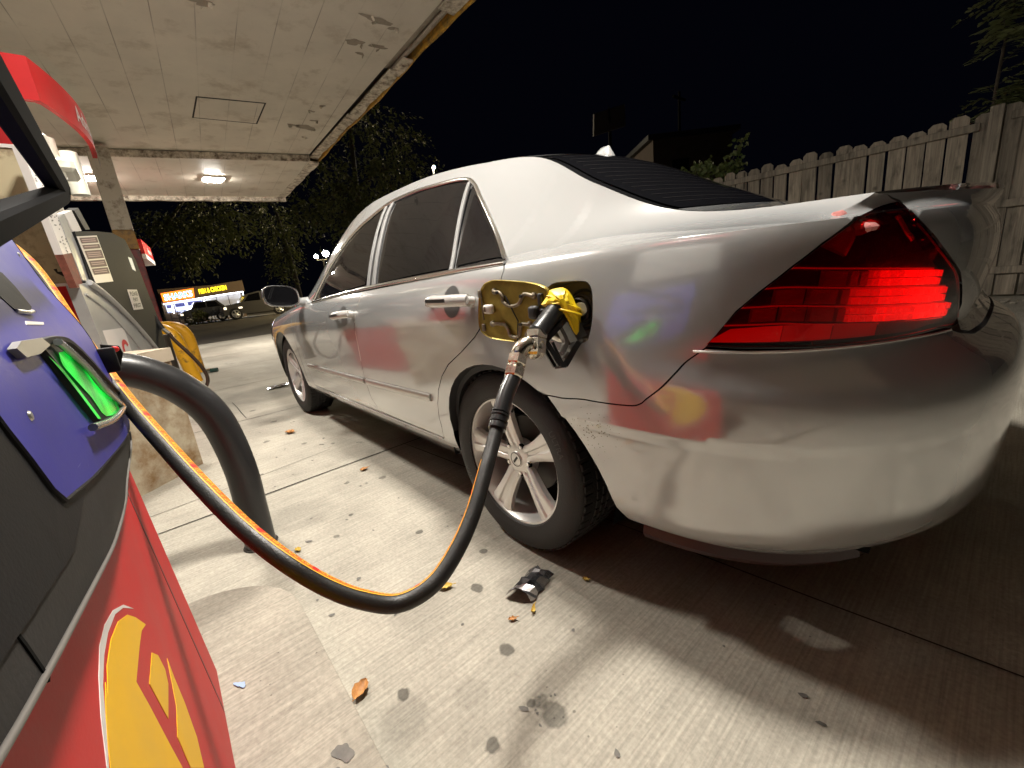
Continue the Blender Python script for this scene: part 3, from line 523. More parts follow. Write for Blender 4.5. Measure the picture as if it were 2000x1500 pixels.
# ------------------------------------------------------------------ fence
def wood_mat(name, col):
    m = mat(name, col, rough=.8); N, L = nodes(m); b = N['Principled BSDF']; tc = N.new('ShaderNodeTexCoord')
    def nz(sc, loc, det=6):
        mp = N.new('ShaderNodeMapping'); mp.inputs['Scale'].default_value = sc; mp.inputs['Location'].default_value = loc; L.new(tc.outputs['Object'], mp.inputs['Vector']); n = N.new('ShaderNodeTexNoise'); n.inputs['Scale'].default_value = 1; n.inputs['Detail'].default_value = det; n.inputs['Roughness'].default_value = .65; L.new(mp.outputs[0], n.inputs['Vector']); return n.outputs['Fac']
    a = nz((38, 38, 1.6), (0, 0, 0)); c = nz((5.2, 1, .25), (3, 0, 0), 2); k = nz((9, 3, 2.2), (7, 1, 0), 8)
    def rng(x, *v):
        r = N.new('ShaderNodeMapRange'); L.new(x, r.inputs[0]); [setattr(r.inputs[i+1], 'default_value', v[i]) for i in range(4)]; return r.outputs[0]
    def mul(x, y):
        q = N.new('ShaderNodeMath'); q.operation = 'MULTIPLY'; L.new(x, q.inputs[0]); L.new(y, q.inputs[1]); return q.outputs[0]
    v = mul(mul(rng(a, .3, .7, .48, 1.22), rng(c, .3, .7, .78, 1.15)), rng(k, .52, .72, 1, .38))
    mx = N.new('ShaderNodeMix'); mx.data_type = 'RGBA'; mx.blend_type = 'MULTIPLY'; mx.inputs['Factor'].default_value = 1; mx.inputs['A'].default_value = (*col, 1); L.new(v, mx.inputs['B']); L.new(mx.outputs['Result'], b.inputs['Base Color'])
    gi = N.new('ShaderNodeNewGeometry'); v = mul(v, rng(gi.outputs['Random Per Island'], 0, 1, .60, 1.20)); kn = N.new('ShaderNodeTexVoronoi'); kn.inputs['Scale'].default_value = 3.1; L.new(tc.outputs['Object'], kn.inputs['Vector']); v = mul(v, rng(kn.outputs['Distance'], .05, .12, .45, 1)); L.new(v, mx.inputs['B'])
    bp = N.new('ShaderNodeBump'); bp.inputs['Strength'].default_value = .4; bp.inputs['Distance'].default_value = .004; L.new(a, bp.inputs['Height']); L.new(bp.outputs[0], b.inputs['Normal']); return m
def build_fence():
    f = thing('wooden_fence', (0, -6.5, 0), 'weathered grey dog-eared picket fence behind the silver saloon', 'fence')
    M['wood'] = wood_mat('weathered fence wood', (.36, .305, .235)); M['wood2'] = wood_mat('weathered rail wood', (.31, .265, .205))
    r = random.Random(4); mb = MB(); x = 4.2
    def picket(x, w, h, y, lean):
        c = .042; t = .018
        pts = [(-w/2, .03), (w/2, .03), (w/2, h-c), (w/2-c, h), (-w/2+c, h), (-w/2, h-c)]
        mb.prism([(x+a+lean*b, y, b) for a, b in pts], (0, -t, 0))
    while x > -3.6:
        w = .19+r.uniform(-.008, .006)
        if abs(x+.645) > .02: picket(x, w-.012, 2.20+r.uniform(-.045, .04)-(.06 if x < -.75 else 0), -6.5-(.03 if x < -.75 else 0)+r.uniform(-.004, .004), r.uniform(-.008, .008))
        x -= .199+r.uniform(-.006, .006)
    mb.build('pickets', M['wood'], f, smooth=0)
    for z, x0, x1, y in ((2.055, -.52, 4.3, -6.478), (1.05, -.52, 4.3, -6.478), (.33, -.52, 4.3, -6.478), (2.10, -3.6, -.76, -6.50), (1.12, -3.6, -.76, -6.50), (.34, -3.6, -.76, -6.50)):
        mb = MB(); mb.bbox(((x0+x1)/2, y, z), (x1-x0, .04, .088), .005, seg=1, R=Matrix.Rotation(r.uniform(-.003, .003), 3, 'Y')); mb.build('rail', M['wood2'], f, smooth=0)
    for x, y, h in ((-.645, -6.44, 2.235), (2.22, -6.52, 2.18), (4.3, -6.46, 2.2), (-3.1, -6.46, 2.2)):
        mb = MB(); mb.bbox((x, y, h/2), (.115, .10, h), .006, seg=1); mb.build('post', M['wood2'], f, smooth=0)
# ------------------------------------------------------------------ foliage
def leaf_mat(name, a, b):
    m = mat(name, a, rough=.5); N, L = nodes(m); bs = N['Principled BSDF']; oi = N.new('ShaderNodeNewGeometry'); mx = N.new('ShaderNodeMix'); mx.data_type = 'RGBA'
    mx.inputs['A'].default_value = (*a, 1); mx.inputs['B'].default_value = (*b, 1); L.new(oi.outputs['Random Per Island'], mx.inputs['Factor']); L.new(mx.outputs['Result'], bs.inputs['Base Color'])
    tr = N.new('ShaderNodeBsdfTranslucent'); L.new(mx.outputs['Result'], tr.inputs[0]); ms = N.new('ShaderNodeMixShader'); ms.inputs[0].default_value = .3; L.new(bs.outputs[0], ms.inputs[1]); L.new(tr.outputs[0], ms.inputs[2]); L.new(ms.outputs[0], N['Material Output'].inputs[0]); return m
def leaf(mb, p, d, n, ln, wd):
    d = d.normalized(); s = d.cross(n)
    if s.length < 1e-4: s = Vector((1, 0, 0))
    s = s.normalized()*wd; u = d.cross(s).normalized()
    mb.add([p, p+d*ln*.3+s, p+d*ln*.68+s*.8-u*ln*.04, p+d*ln, p+d*ln*.68-s*.8-u*ln*.04, p+d*ln*.3-s], [(0, 1, 2, 3), (0, 3, 4, 5)])
def tree(name, label, cat, base, trunk, clumps, nleaf, size, lm, group=None, droop=.5, seed=1, branches=True, tr=.16):
    r = random.Random(seed); t = thing(name, base, label, cat, group)
    mb = MB(); P = [Vector(base)]+[Vector(q) for q in trunk]
    mb.tube(spline(P, 5), list(np.linspace(tr, tr*.45, 5*(len(P)-1)+1)), 9)
    lf = MB()
    for (c, rad, den) in clumps:
        c = Vector(c); st = min(P[1:], key=lambda q: (q-c).length); mid = (st+c)*.5+Vector((r.uniform(-.2, .2), r.uniform(-.2, .2), .25))*max(rad)
        if branches: mb.tube(spline([st, mid, c], 5), list(np.linspace(tr*.3, tr*.07, 11)), 6)
        tw = max(3, int(nleaf*den/9))
        for k in range(tw):
            while True:
                q = Vector((r.uniform(-1, 1), r.uniform(-1, 1), r.uniform(-1, 1)))
                if .25 < q.length < 1: break
            o = c+Vector((q.x*rad[0], q.y*rad[1], q.z*rad[2])); d = Vector((q.x, q.y, q.z*.4-droop)).normalized(); ln = size*r.uniform(3, 6)
            for j in range(9):
                f = j/8; p = o+d*ln*f+Vector((r.gauss(0, 1), r.gauss(0, 1), r.gauss(0, 1)))*size*.3; dd = (d+Vector((r.gauss(0, .8), r.gauss(0, .8), r.gauss(0, .6)-.2)))
                leaf(lf, p, dd, Vector((r.gauss(0, .5), r.gauss(0, .5), 1)), size*r.uniform(.7, 1.25), size*.24)
    mb.build('trunk', M['bark'], t, smooth=40); lf.build('crown', lm, t, smooth=0, fix=False); return t
def build_plants():
    M['bark'] = mat('bark', (.07, .055, .04), rough=.9, noise=.4, nscale=10)
    M['leafd'] = leaf_mat('night foliage', (.060, .080, .022), (.12, .125, .04)); M['leafg'] = leaf_mat('broad leaves', (.24, .29, .13), (.34, .37, .18)); M['leafv'] = leaf_mat('vine leaves', (.08, .12, .03), (.14, .16, .05))
    tree('shade_tree', 'tall dark tree whose hanging branches spread behind the canopy corner', 'tree', (17.2, -6.0, 0), [(17.1, -6, 2.5), (16.9, -6, 5), (16.8, -6.2, 8)],
         [((16.9, -3.9, 4.2), (.55, .55, .75), 1.2), ((16.4, -4.9, 4.3), (.7, .6, .9), 1.3), ((15.6, -5.2, 4.0), (.6, .6, .8), 1.2), ((15.9, -5.7, 5.2), (.9, .9, 1.0), 1.3), ((14.9, -6.3, 4.9), (.8, .8, .9), 1.1), ((14.5, -7.2, 5.3), (.8, .7, .9), .9), ((15.2, -7, 6.5), (1.1, 1.1, 1.0), 1), ((16.2, -6.2, 7.4), (1.3, 1.2, 1), .9), ((17.2, -4.8, 5.8), (.9, .9, .9), .9), ((15.8, -5.3, 3.2), (.4, .4, .5), .8)],
         620, .15, M['leafd'], 'trees behind the forecourt', seed=3)
    tree('shade_tree', 'dark spreading tree above the lit takeaway', 'tree', (30.5, 2.6, 0), [(30.2, 2.0, 3.0), (28.4, .3, 4.8), (27.2, -1.2, 6.5)],
         [((28.2, .1, 5.6), (1.0, .9, .6), 1), ((27.4, -.8, 5.2), (1.1, 1, .7), 1.3), ((26.6, -1.9, 5.5), (1.0, 1, .8), 1.2), ((25.9, -2.9, 5.0), (.6, .6, .7), 1.0), ((27.2, -1.0, 4.2), (.6, .6, .8), 1.0), ((27.6, -.6, 3.7), (.4, .4, .6), .7), ((26.3, -2.4, 6.5), (1.0, 1, .6), .8)],
         560, .20, M['leafd'], 'trees behind the forecourt', seed=5)
    tree('shade_tree', 'narrow ivy-hung tree left of the streetlamp', 'tree', (24.6, -4.9, 0), [(24.6, -4.9, 2), (24.6, -4.8, 4), (24.7, -4.7, 5.8)],
         [((24.8, -4.4, 5.6), (.8, .7, .5), 1.1), ((24.6, -4.6, 4.8), (.6, .5, .6), 1.1), ((24.4, -4.6, 4.0), (.5, .45, .6), 1.0), ((24.3, -4.5, 3.2), (.35, .35, .6), 1.0), ((24.3, -4.3, 2.6), (.3, .3, .4), .7)],
         420, .16, M['leafd'], 'trees behind the forecourt', seed=8)
    # tree of heaven over the fence
    t = thing('leafy_tree', (-.75, -7.35, 0), 'pale green tree with long paired leaves rising over the fence end', 'tree'); r = random.Random(21)
    mb = MB(); lf = MB(); mb.tube(spline([(-.72, -7.35, 0), (-.62, -7.3, 1.6), (-.56, -7.3, 2.6), (-.62, -7.3, 3.9)], 6), list(np.linspace(.035, .010, 19)), 8)
    for k in range(62):
        z = r.uniform(2.2, 4.0); b = Vector((-.66+r.uniform(-.12, .12), -7.15+r.uniform(-.2, .2), z)); a = r.uniform(0, 6.28); d = Vector((math.cos(a), math.sin(a)*.8, r.uniform(-.1, .5))).normalized(); L_ = r.uniform(.25, .46)
        pth = [b, b+d*L_*.5+Vector((0, 0, .03)), b+d*L_-Vector((0, 0, .06))]; pp = spline(pth, 4); mb.tube(pp, .003, 5)
        for i, q in enumerate(pp[1:]):
            tdir = (pth[2]-pth[0]).normalized(); s = tdir.cross(Vector((0, 0, 1))).normalized()
            for sg in (1, -1): leaf(lf, q, s*sg+tdir*.35+Vector((0, 0, r.uniform(-.35, .1))), Vector((r.gauss(0, .25), r.gauss(0, .25), 1)), r.uniform(.09, .145), .024)
    mb.build('trunk', M['bark'], t, smooth=40); lf.build('crown', M['leafg'], t, smooth=0, fix=False)
    t = thing('climbing_vine', (2.8, -6.7, 0), 'green climbing vine spilling over the far end of the fence', 'vine'); mb = MB(); lf = MB()
    for k in range(9):
        x = 3.6-.16*k; pts = [(x, -6.62, 1.4), (x-.05, -6.6, 2.1), (x-.1, -6.6+r.uniform(-.1, .1), 2.3+r.uniform(0, .18)), (x-.18, -6.6, 2.28+r.uniform(-.05, .2))]
        if k == 8: pts = [(2.6, -6.62, 1.6), (2.5, -6.6, 2.2), (2.38, -6.6, 2.5), (2.24, -6.62, 2.74)]
        pp = spline(pts, 8); mb.tube(pp, .006, 6)
        for q in pp[6:]:
            for j in range(4): leaf(lf, q+Vector((r.gauss(0, .05), r.gauss(0, .05), r.gauss(0, .04))), Vector((r.gauss(0, 1), r.gauss(.3, .6), r.gauss(-.1, .6))), Vector((r.gauss(0, .5), 1, r.gauss(0, .5))), r.uniform(.05, .10), .028)
    mb.build('stem', M['bark'], t, smooth=40); lf.build('leaves', M['leafv'], t, smooth=0, fix=False)
    t = thing('fence_weed', (-.48, -6.42, 0), 'small weed growing through the fence beside the post', 'weed'); lf = MB(); mb = MB(); mb.tube([(-.48, -6.46, 1.1), (-.47, -6.43, 1.25), (-.45, -6.42, 1.33)], .004, 6)
    for k in range(16): leaf(lf, Vector((-.46+r.gauss(0, .025), -6.43, 1.28+r.gauss(0, .04))), Vector((r.gauss(0, 1), r.gauss(.3, .4), r.gauss(0, 1))), Vector((0, 1, .3)), .05, .014)
    mb.build('stem', M['bark'], t); lf.build('leaves', M['leafv'], t, smooth=0, fix=False)
# ------------------------------------------------------------------ the far side of the road
def build_far():
    X = 40.0
    b = thing('takeaway_shop', (42, -2, 0), 'low brown takeaway shop with white lit windows and neon lettering', 'building')
    br = mat('brown cladding', (.16, .105, .065), rough=.7, noise=.15, nscale=2); wl = mat('grey shutter', (.45, .44, .46), rough=.6)
    mb = MB(); mb.box((X+3, -1.9, 1.35), (6, 5.2, 2.7)); mb.build('wall', br, b, smooth=0)
    mb = MB(); fz = lambda y: 2.42-.085*(y-.5)
    mb.prism([(X-.35, .62, fz(.62)), (X-.35, -4.75, fz(-4.75)), (X-.35, -4.75, fz(-4.75)-.86), (X-.35, .62, fz(.62)-.68)], (.6, 0, 0)); mb.build('fascia', br, b, smooth=0)
    org = emat('orange sign glow', (1, .17, .015), 2.6); blu = emat('blue sign letters', (.12, .5, 1.0), 3.0); yel = emat('yellow sign letters', (1, .72, .02), 2.6); led = emat('white led strip', (.8, .88, 1), 11); win = emat('lit window', (.6, .66, 1.0), 1.7)
    mb = MB(); mb.prism([(X-.37, .57, fz(.57)-.02), (X-.37, -1.45, fz(-1.45)-.02), (X-.37, -1.35, fz(-1.4)-.70), (X-.37, .57, fz(.57)-.66)], (.015, 0, 0)); sg = mb.build('sign_board', org, b, smooth=0)
    ux = Vector((0, -1, .085)); mb = MB(); put_text(mb, 'SHARKS', (X-.385, .45, fz(.45)-.56), ux, (0, .02, 1), .42, width=1.75, bold=.05); mb.build('sign_lettering', blu, b, smooth=0, fix=False)
    mb = MB(); put_text(mb, 'FISH & CHICKEN', (X-.385, -1.72, fz(-1.72)-.50), ux, (0, .02, 1), .34, width=1.85, bold=.05); mb.build('sign_lettering', yel, b, smooth=0, fix=False)
    mb = MB(); zb_ = lambda y: fz(y)-.80
    for a, c in (((.6, zb_(.6)), (-4.6, zb_(-4.6)-.06)), ((-4.6, zb_(-4.6)-.06), (-4.45, .75)), ((-1.92, zb_(-1.9)), (-1.8, .8)), ((-.75, zb_(-.7)), (-.7, .9)), ((.1, zb_(.1)), (.15, .9))): mb.tube([(X-.3, a[0], a[1]), (X-.3, c[0], c[1])], .035, 6)
    mb.build('led_strip', led, b, smooth=0)
    mb = MB(); mb.prism([(X-.02, -2.0, 1.75), (X-.02, -4.45, 1.95), (X-.02, -4.3, .1), (X-.02, -1.85, .1)], (.015, 0, 0)); mb.build('shutter', wl, b, smooth=0)
    mb = MB()
    for y in (-2.75, -3.55): mb.box((X-.03, y, 1.0), (.02, .04, 1.8))
    mb.build('shutter_rib', M['black'], b, smooth=0)
    for y0, y1, z0, z1 in ((.5, .05, .95, 1.62), (-.02, -.7, .95, 1.68), (-.8, -1.8, .95, 1.72)):
        mb = MB(); mb.prism([(X-.02, y0, z0), (X-.02, y1, z0), (X-.02, y1, z1), (X-.02, y0, z1)], (.015, 0, 0)); w_ = mb.build('window', win, b, smooth=0)
        mb = MB(); mb.prism([(X-.03, y0-.05, (z0+z1)/2), (X-.03, y1+.05, (z0+z1)/2), (X-.03, y1+.05, z1-.1), (X-.03, y0-.05, z1-.1)], (.008, 0, 0)); mb.build('poster', mat('window poster', (.05, .05, .18), rough=.5), w_, smooth=0)
    # railing in front
    t = thing('street_railing', (35, -1, 0), 'thin dark railing along the pavement before the takeaway', 'railing'); mb = MB()
    for y in np.linspace(.9, -3.4, 12): mb.tube([(35.2, y, 0), (35.2, y, 1.0)], .02, 6)
    mb.build('post', M['black'], t); mb = MB()
    for z in (1.0, .55): mb.tube([(35.2, .9, z), (35.2, -3.4, z)], .018, 6)
    mb.build('rail', M['black'], t)
    # vehicles
    dk = mat('dark van paint', (.035, .035, .038), rough=.25, coat=.6); dk2 = mat('grey truck paint', (.09, .085, .08), rough=.25, coat=.6); rd = emat('red tail light', (1, .02, .02), 18); hd = mat('headlamp glass', (.6, .6, .58), rough=.1, emit=(1, .85, .6), es=1.5)
    def vehicle(name, x, y0, prof, wheels, wr, paint, label, win, half=.9):
        t = thing(name, (x+half, y0, 0), label, 'car')
        mb = MB(); mb.prism([(x, y0+a, z) for a, z in prof], (2*half, 0, 0)); mb.build('body', paint, t, smooth=20)
        for q in win: mb = MB(); mb.prism([(x-.006, y0+a, z) for a, z in q], (.004, 0, 0)); mb.build('side_window', M['glass'], t, smooth=0)
        for a in wheels:
            mb = MB(); mb.lathe([(wr*.6, .0), (wr, .02), (wr, .2), (wr*.6, .22)], (0, 0, 0), n=28); mb.v = [(x-.02+v[1], y0+a+v[0], wr+v[2]) for v in mb.v]; w_ = mb.build('wheel', M['rubber'], t)
            mb = MB()
            for k in range(5):
                an = k*2*math.pi/5; mb.tube([(x-.025, y0+a, wr), (x-.015, y0+a+wr*.6*math.cos(an), wr+wr*.6*math.sin(an))], .045, 6)
            mb.lathe([(wr*.56, 0), (wr*.64, 0), (wr*.64, .05), (wr*.56, .05)], (0, 0, 0), n=28); k0 = len(mb.v)-28*4; mb.v[k0:] = [(x-.025+v[1], y0+a+v[0], wr+v[2]) for v in mb.v[k0:]]
            mb.build('rim', M['alloy'], w_)
        return t
    s = vehicle('parked_car', 33, 0, [(-2.15, .45), (-2.2, .80), (-2.28, 1.0), (-3.3, 1.12), (-3.75, 1.62), (-4.4, 1.75), (-6.2, 1.72), (-6.45, 1.2), (-6.55, .5), (-6.4, .35), (-2.3, .35)], (-2.86, -5.55), .40, dk2, 'grey pickup-like off-roader waiting on the road with red tail light', [[(-3.5, 1.15), (-3.85, 1.58), (-4.5, 1.66), (-4.5, 1.15)], [(-4.62, 1.15), (-4.62, 1.66), (-5.5, 1.66), (-5.5, 1.15)]])
    mb = MB(); mb.bbox((32.99, -2.32, .82), (.06, .16, .16), .02); mb.bbox((32.99, -3.2, .78), (.03, .22, .10), .02); mb.build('headlight', hd, s)
    mb = MB(); mb.bbox((32.98, -6.42, .90), (.05, .10, .14), .02); mb.build('tail_light', rd, s)
    v = vehicle('parked_car', 36.2, 0, [(.0, .4), (-.02, .8), (-.3, .95), (-.7, 1.0), (-1.0, 1.48), (-2.3, 1.5), (-2.75, 1.0), (-3.0, .9), (-3.0, .4)], (-.5, -2.4), .34, dk, 'black car parked behind the railing before the takeaway', [[(-.85, 1.05), (-1.08, 1.42), (-1.6, 1.42), (-1.6, 1.05)], [(-1.68, 1.05), (-1.68, 1.42), (-2.2, 1.42), (-2.5, 1.05)]])
    mb = MB(); mb.bbox((36.19, -.12, .72), (.04, .16, .12), .02); mb.build('headlight', hd, v)
    # bush before it
    r = random.Random(31); t = thing('dark_bush', (34.6, -.9, 0), 'small dark bush at the roadside before the railing', 'bush'); lf = MB()
    for k in range(700):
        q = Vector((r.gauss(0, .3), r.gauss(0, .33), 0)); p = Vector((34.6, -.95, .05))+q+Vector((0, 0, r.uniform(0, 1.1)*max(.2, 1-q.length))); leaf(lf, p, Vector((r.gauss(0, 1), r.gauss(0, 1), r.gauss(.4, 1))), Vector((0, .3, 1)), .14, .04)
    lf.build('foliage', M['leafd'], t, smooth=0, fix=False)
    # streetlamps
    gl = emat('streetlamp globe', (1, .80, .42), 600); gl2 = emat('street light', (1, .86, .62), 5200); pole = mat('lamp pole', (.006, .006, .006), rough=.8, spec=.1)
    t = thing('streetlamp', (31.4, -8.75, 0), 'twin-globe streetlamp glowing beside the windscreen pillar', 'streetlamp'); mb = MB(); mb.tube([(31.4, -8.75, 0), (31.4, -8.75, 3.5)], .06, 8); mb.tube([(31.4, -8.3, 3.6), (31.4, -8.3, 3.42), (31.4, -9.0, 3.42), (31.4, -9.0, 3.7)], .03, 8); mb.build('pole', pole, t)
    mb = MB(); mb.sphere((31.4, -8.32, 3.68), .13); mb.build('globe', gl, t); mb = MB(); mb.sphere((31.4, -9.0, 3.85), .21); mb.build('globe', gl, t)
    t = thing('streetlamp', (27.0, -16.3, 0), 'small distant streetlamp above the saloon roof', 'streetlamp'); mb = MB(); mb.tube([(27.2, -16.3, 0), (27.2, -16.3, 9.0), (27.0, -16.28, 9.05)], .06, 8); mb.build('pole', pole, t)
    mb = MB(); mb.sphere((27.0, -16.27, 8.92), .10); mb.build('globe', gl2, t)
    # dark houses and billboard to the right
    hw = mat('dark brick house', (.07, .05, .04), rough=.8, noise=.2, nscale=3)
    t = thing('dark_house', (14, -26, 0), 'unlit flat-roofed house behind the fence', 'building'); mb = MB(); mb.prism([(12.25, -20.48, 0), (9.62, -23.73, 0), (12.6, -26.2, 0), (15.2, -22.9, 0)], (0, 0, 6.95)); mb.build('wall', hw, t, smooth=0); mb = MB(); mb.prism([(12.35, -20.2, 6.95), (9.25, -23.85, 6.95), (12.6, -26.5, 6.95), (15.6, -22.9, 6.95)], (0, 0, .25)); mb.build('roof', M['black'], t, smooth=0)
    mb = MB(); d = Vector((9.62-12.25, -23.73+20.48, 0)).normalized(); n_ = Vector((-d.y, d.x, 0))*-1
    c = Vector((12.25, -20.48, 0))+d*1.0; mb.prism([c+Vector((0, 0, 4.2)), c+d*.9+Vector((0, 0, 4.2)), c+d*.9+Vector((0, 0, 5.9)), c+Vector((0, 0, 5.9))], Vector((-.8, .65, 0))*.02); mb.build('window', M['glass'], t, smooth=0)
    t = thing('billboard', (14, -19, 0), 'blank dim sign board on a pole above the fence', 'sign'); mb = MB(); mb.prism([(14.41, -18.47, 8.6), (13.43, -19.8, 8.92), (13.26, -19.57, 7.83), (14.27, -18.19, 7.49)], (.15, -.1, 0)); mb.build('board', mat('dim board', (.09, .08, .075), rough=.7), t, smooth=0)
    mb = MB(); mb.tube([(13.9, -19.05, 0), (13.9, -19.05, 8.3)], .09, 8); mb.box((13.83, -18.98, 8.2), (.05, .05, 1.2)); mb.build('pole', pole, t)
    for (x, y, lab) in ((11.6, -22.0, 'thin dark utility pole left of the dark house'),):
        t = thing('utility_pole', (x, y, 0), lab, 'pole'); mb = MB(); mb.tube([(x, y, 0), (x, y, 9.2)], [.1, .07], 8); mb.build('pole', pole, t); mb = MB(); mb.box((x, y, 8.9), (.1, 1.2, .1)); mb.build('crossarm', pole, t, smooth=0)
# ------------------------------------------------------------------ fuel pumps
def HYv(z): return float(HY(z))
def head_patch(poly, off, step=.03, back=None):
    """polygon in (x,z) laid on the curved pump head; returns MB with thickness back to y=back"""
    pv, F = fill2d(poly, step); mb = MB()
    mb.add([(x, HYv(z)-off, z) for x, z in pv], F)
    P = resamp(poly, step); n = len(P); bk = (lambda z: HYv(z)+.004) if back is None else (lambda z: back)
    vs = [(x, HYv(z)-off, z) for x, z in P]+[(x, bk(z), z) for x, z in P]
    mb.add(vs, [(i, (i+1) % n, n+(i+1) % n, n+i) for i in range(n)]); return mb
def smooth2(pts, n=6, closed=False): return [(p.x, p.y) for p in spline([(a, b, 0) for a, b in (pts+[pts[0]] if closed else pts)], n)][:(-1 if closed else None)]
def cabY(z): return 1.738+(z-.1)*.042
def cab_patch(poly, off, step=.03):
    pv, F = fill2d(poly, step); mb = MB(); mb.add([(x, cabY(z)-off, z) for x, z in pv], F)
    P = resamp(poly, step); n = len(P); mb.add([(x, cabY(z)-off, z) for x, z in P]+[(x, cabY(z)+.001, z) for x, z in P], [(i, (i+1) % n, n+(i+1) % n, n+i) for i in range(n)]); return mb
def build_pump():
    t = thing('fuel_pump', (-.36, 2.05, .08), 'nearest fuel pump with blue panel, green-lit holster and red base with yellow emblem', 'fuel pump', 'fuel pumps under the canopy')
    red = mat('red pump enamel', (.55, .020, .022), rough=.5, spec=.22, noise=.10, nscale=5, bump=.03, bscale=200); redd = mat('dark red seam', (.16, .012, .012), rough=.5)
    blue = mat('blue pump panel', (.032, .031, .235), rough=.48, spec=.28, noise=.16, nscale=7, bump=.03, bscale=300); yel = mat('yellow emblem vinyl', (.88, .50, .012), rough=.5, spec=.2, noise=.05, nscale=9); wht = mat('white vinyl', (.72, .68, .66), rough=.4)
    bz = mat('charcoal bezel', (.030, .028, .027), rough=.6, spec=.16, noise=.22, nscale=9, bump=.06, bscale=240); bk = mat('black pump plastic', (.012, .012, .013), rough=.6, spec=.15, bump=.05, bscale=300)
    M.update(pumpred=red, pumpblue=blue, bezel=bz, pumpblack=bk, yel=yel, wht=wht)
    X0, X1 = -.88, .108
    # base cabinet: closed box whose front leans with cabY
    mb = MB(); q = [(X0, .08), (X1, .08), (X1, .69), (X0, .78)]
    fr = [(x, cabY(z), z) for x, z in q]; bk_ = [(x, 2.36, z) for x, z in q]; n = 4
    mb.add(fr+bk_, [(0, 1, 2, 3), (7, 6, 5, 4)]+[(i, i+4, (i+1) % 4+4, (i+1) % 4) for i in range(4)]); cab = mb.build('base_cabinet', red, t, smooth=0)
    # door seam and corner strip
    mb = cab_patch([(-.040, .085), (-.028, .085), (-.030, .66), (-.042, .66)], .0005, .05); mb.build('door_seam', redd, cab, smooth=0)
    # emblem: yellow oval cut by red strokes, white keyline
    main = [(a, c) for a, b, c in D['logo_main']][:9]+[(-.455, .30), (-.452, .268)]+ellipse(-.525, .44, .215, .185, 26, math.radians(-70)+0, -math.radians(-70)-2*math.pi*.76)[1:1]
    el = ellipse(-.525, .44, .215, .185, 40, math.radians(290), math.radians(70)-0)   # unused order guard
    left = [(-.525+.215*math.cos(a), .44+.185*math.sin(a)) for a in np.linspace(math.radians(288), math.radians(100), 34)]
    main = [(a, c) for a, b, c in D['logo_main']][:9]+[(-.459, .33)]+left+[(a, c) for a, b, c in D['logo_main']][11:]
    for nm, key in (('emblem_field', main), ('emblem_field', [(a, c) for a, b, c in D['logo_diamond']]), ('emblem_field', [(a, c) for a, b, c in D['logo_blade']]+[])):
        mb = cab_patch(key, .0005, .03); mb.build(nm, yel, cab, smooth=0)
    arc = [(a, c) for a, b, c in D['logo_arc']]; outer = arc[:8]; inner = arc[9:]
    ro = [(-.525+.240*math.cos(a), .435+.208*math.sin(a)) for a in np.linspace(math.radians(122), math.radians(285), 26)]; ri = [(-.525+.232*math.cos(a), .435+.199*math.sin(a)) for a in np.linspace(math.radians(285), math.radians(122), 26)]
    mb = cab_patch(outer+ro[1:]+ri[:-1]+inner, .0005, .03); mb.build('emblem_keyline', wht, cab, smooth=0)
    # head: black shell with arched lower edge
    bb = [(a, c) for a, b, c in D['bezel_bot']]; top = 1.16
    shell = [(X1+.012, .70), (X1+.002, .672), (0.0, .667)]+smooth2(bb, 4)+[(X0, .785), (X0, top), (X1+.012, top)]
    mb = head_patch(shell, 0., .03, 2.36); head = mb.build('head_shell', bz, t, smooth=50)
    mb = MB(); mb.prism([(X0, HYv(1.155), 1.155), (X1+.012, HYv(1.155), 1.155), (X1+.012, 2.0, 1.24), (X0, 2.0, 1.24)], (0, 0, -.06)); mb.build('head_top', bk, t, smooth=0)
    # dark recessed zone left of the blue panel
    bl = [(a, c) for a, b, c in D['blue_bot']]
    recz = [(-.60, .865), (-.592, .835), (-.578, .802), (-.46, .775), (-.60, .762), (X0+.02, .80), (X0+.02, 1.10), (-.62, 1.10)]
    mb = head_patch(recz, .0015, .04); mb.build('side_field', bk, head, smooth=0)
    mb = head_patch([(-.742, .80), (-.739, .80), (-.730, .748), (-.733, .747)], .0008, .03); mb.build('bezel_gap', M['void'], head, smooth=0)
    # raised rim that follows the lower edge of the bezel
    mb = MB(); mb.tube([(x, HYv(z)-.001, z) for x, z in smooth2([(X1+.010, .70), (X1-.01, .672)]+bb+[(-.90, .79)], 5)], .0019, 8); mb.build('bezel_rim', mat('worn rim', (.13, .12, .11), rough=.5), head, smooth=50)
    # blue panel
    bluep = [(.116, .735), (.060, .700), (-.13, .7307)]
    bluep = smooth2([(.120, .742), (.095, .715), (-.01, .718), (-.1307, .7307), (-.30, .7525), (-.4411, .7715)], 5)+[(-.566, .792), (-.582, .808), (-.5911, .8352), (-.6027, .863), (-.62, .95), (-.62, 1.12), (.120, 1.12)]
    mb = head_patch(bluep, .0035, .025); bp = mb.build('blue_panel', blue, t, smooth=50)
    mb = MB(); mb.tube([(x, HYv(z)-.0022, z) for x, z in resamp(bluep, .02)+[bluep[0]]], .0022, 6); mb.build('panel_gasket', bk, bp, smooth=50)
    # nozzle slot, label
    sl = [(a, c) for a, b, c in D['slot']]; sl = [(-.19, 1.0)]+sl[1:-1]+[(-.33, .972), (-.36, 1.01)]
    mb = head_patch(sl, .0045, .03); so = mb.build('finger_slot', bk, bp, smooth=0)
    mb = MB(); a, b = D['slot'][3], D['slot'][4]; mb.tube([(a[0], a[1]-.006, a[2]), ((a[0]+b[0])/2, (a[1]+b[1])/2-.008, (a[2]+b[2])/2-.002), (b[0], b[1]-.004, b[2])], .0025, 8); mb.build('slot_lip', M['satin'], so, smooth=50)
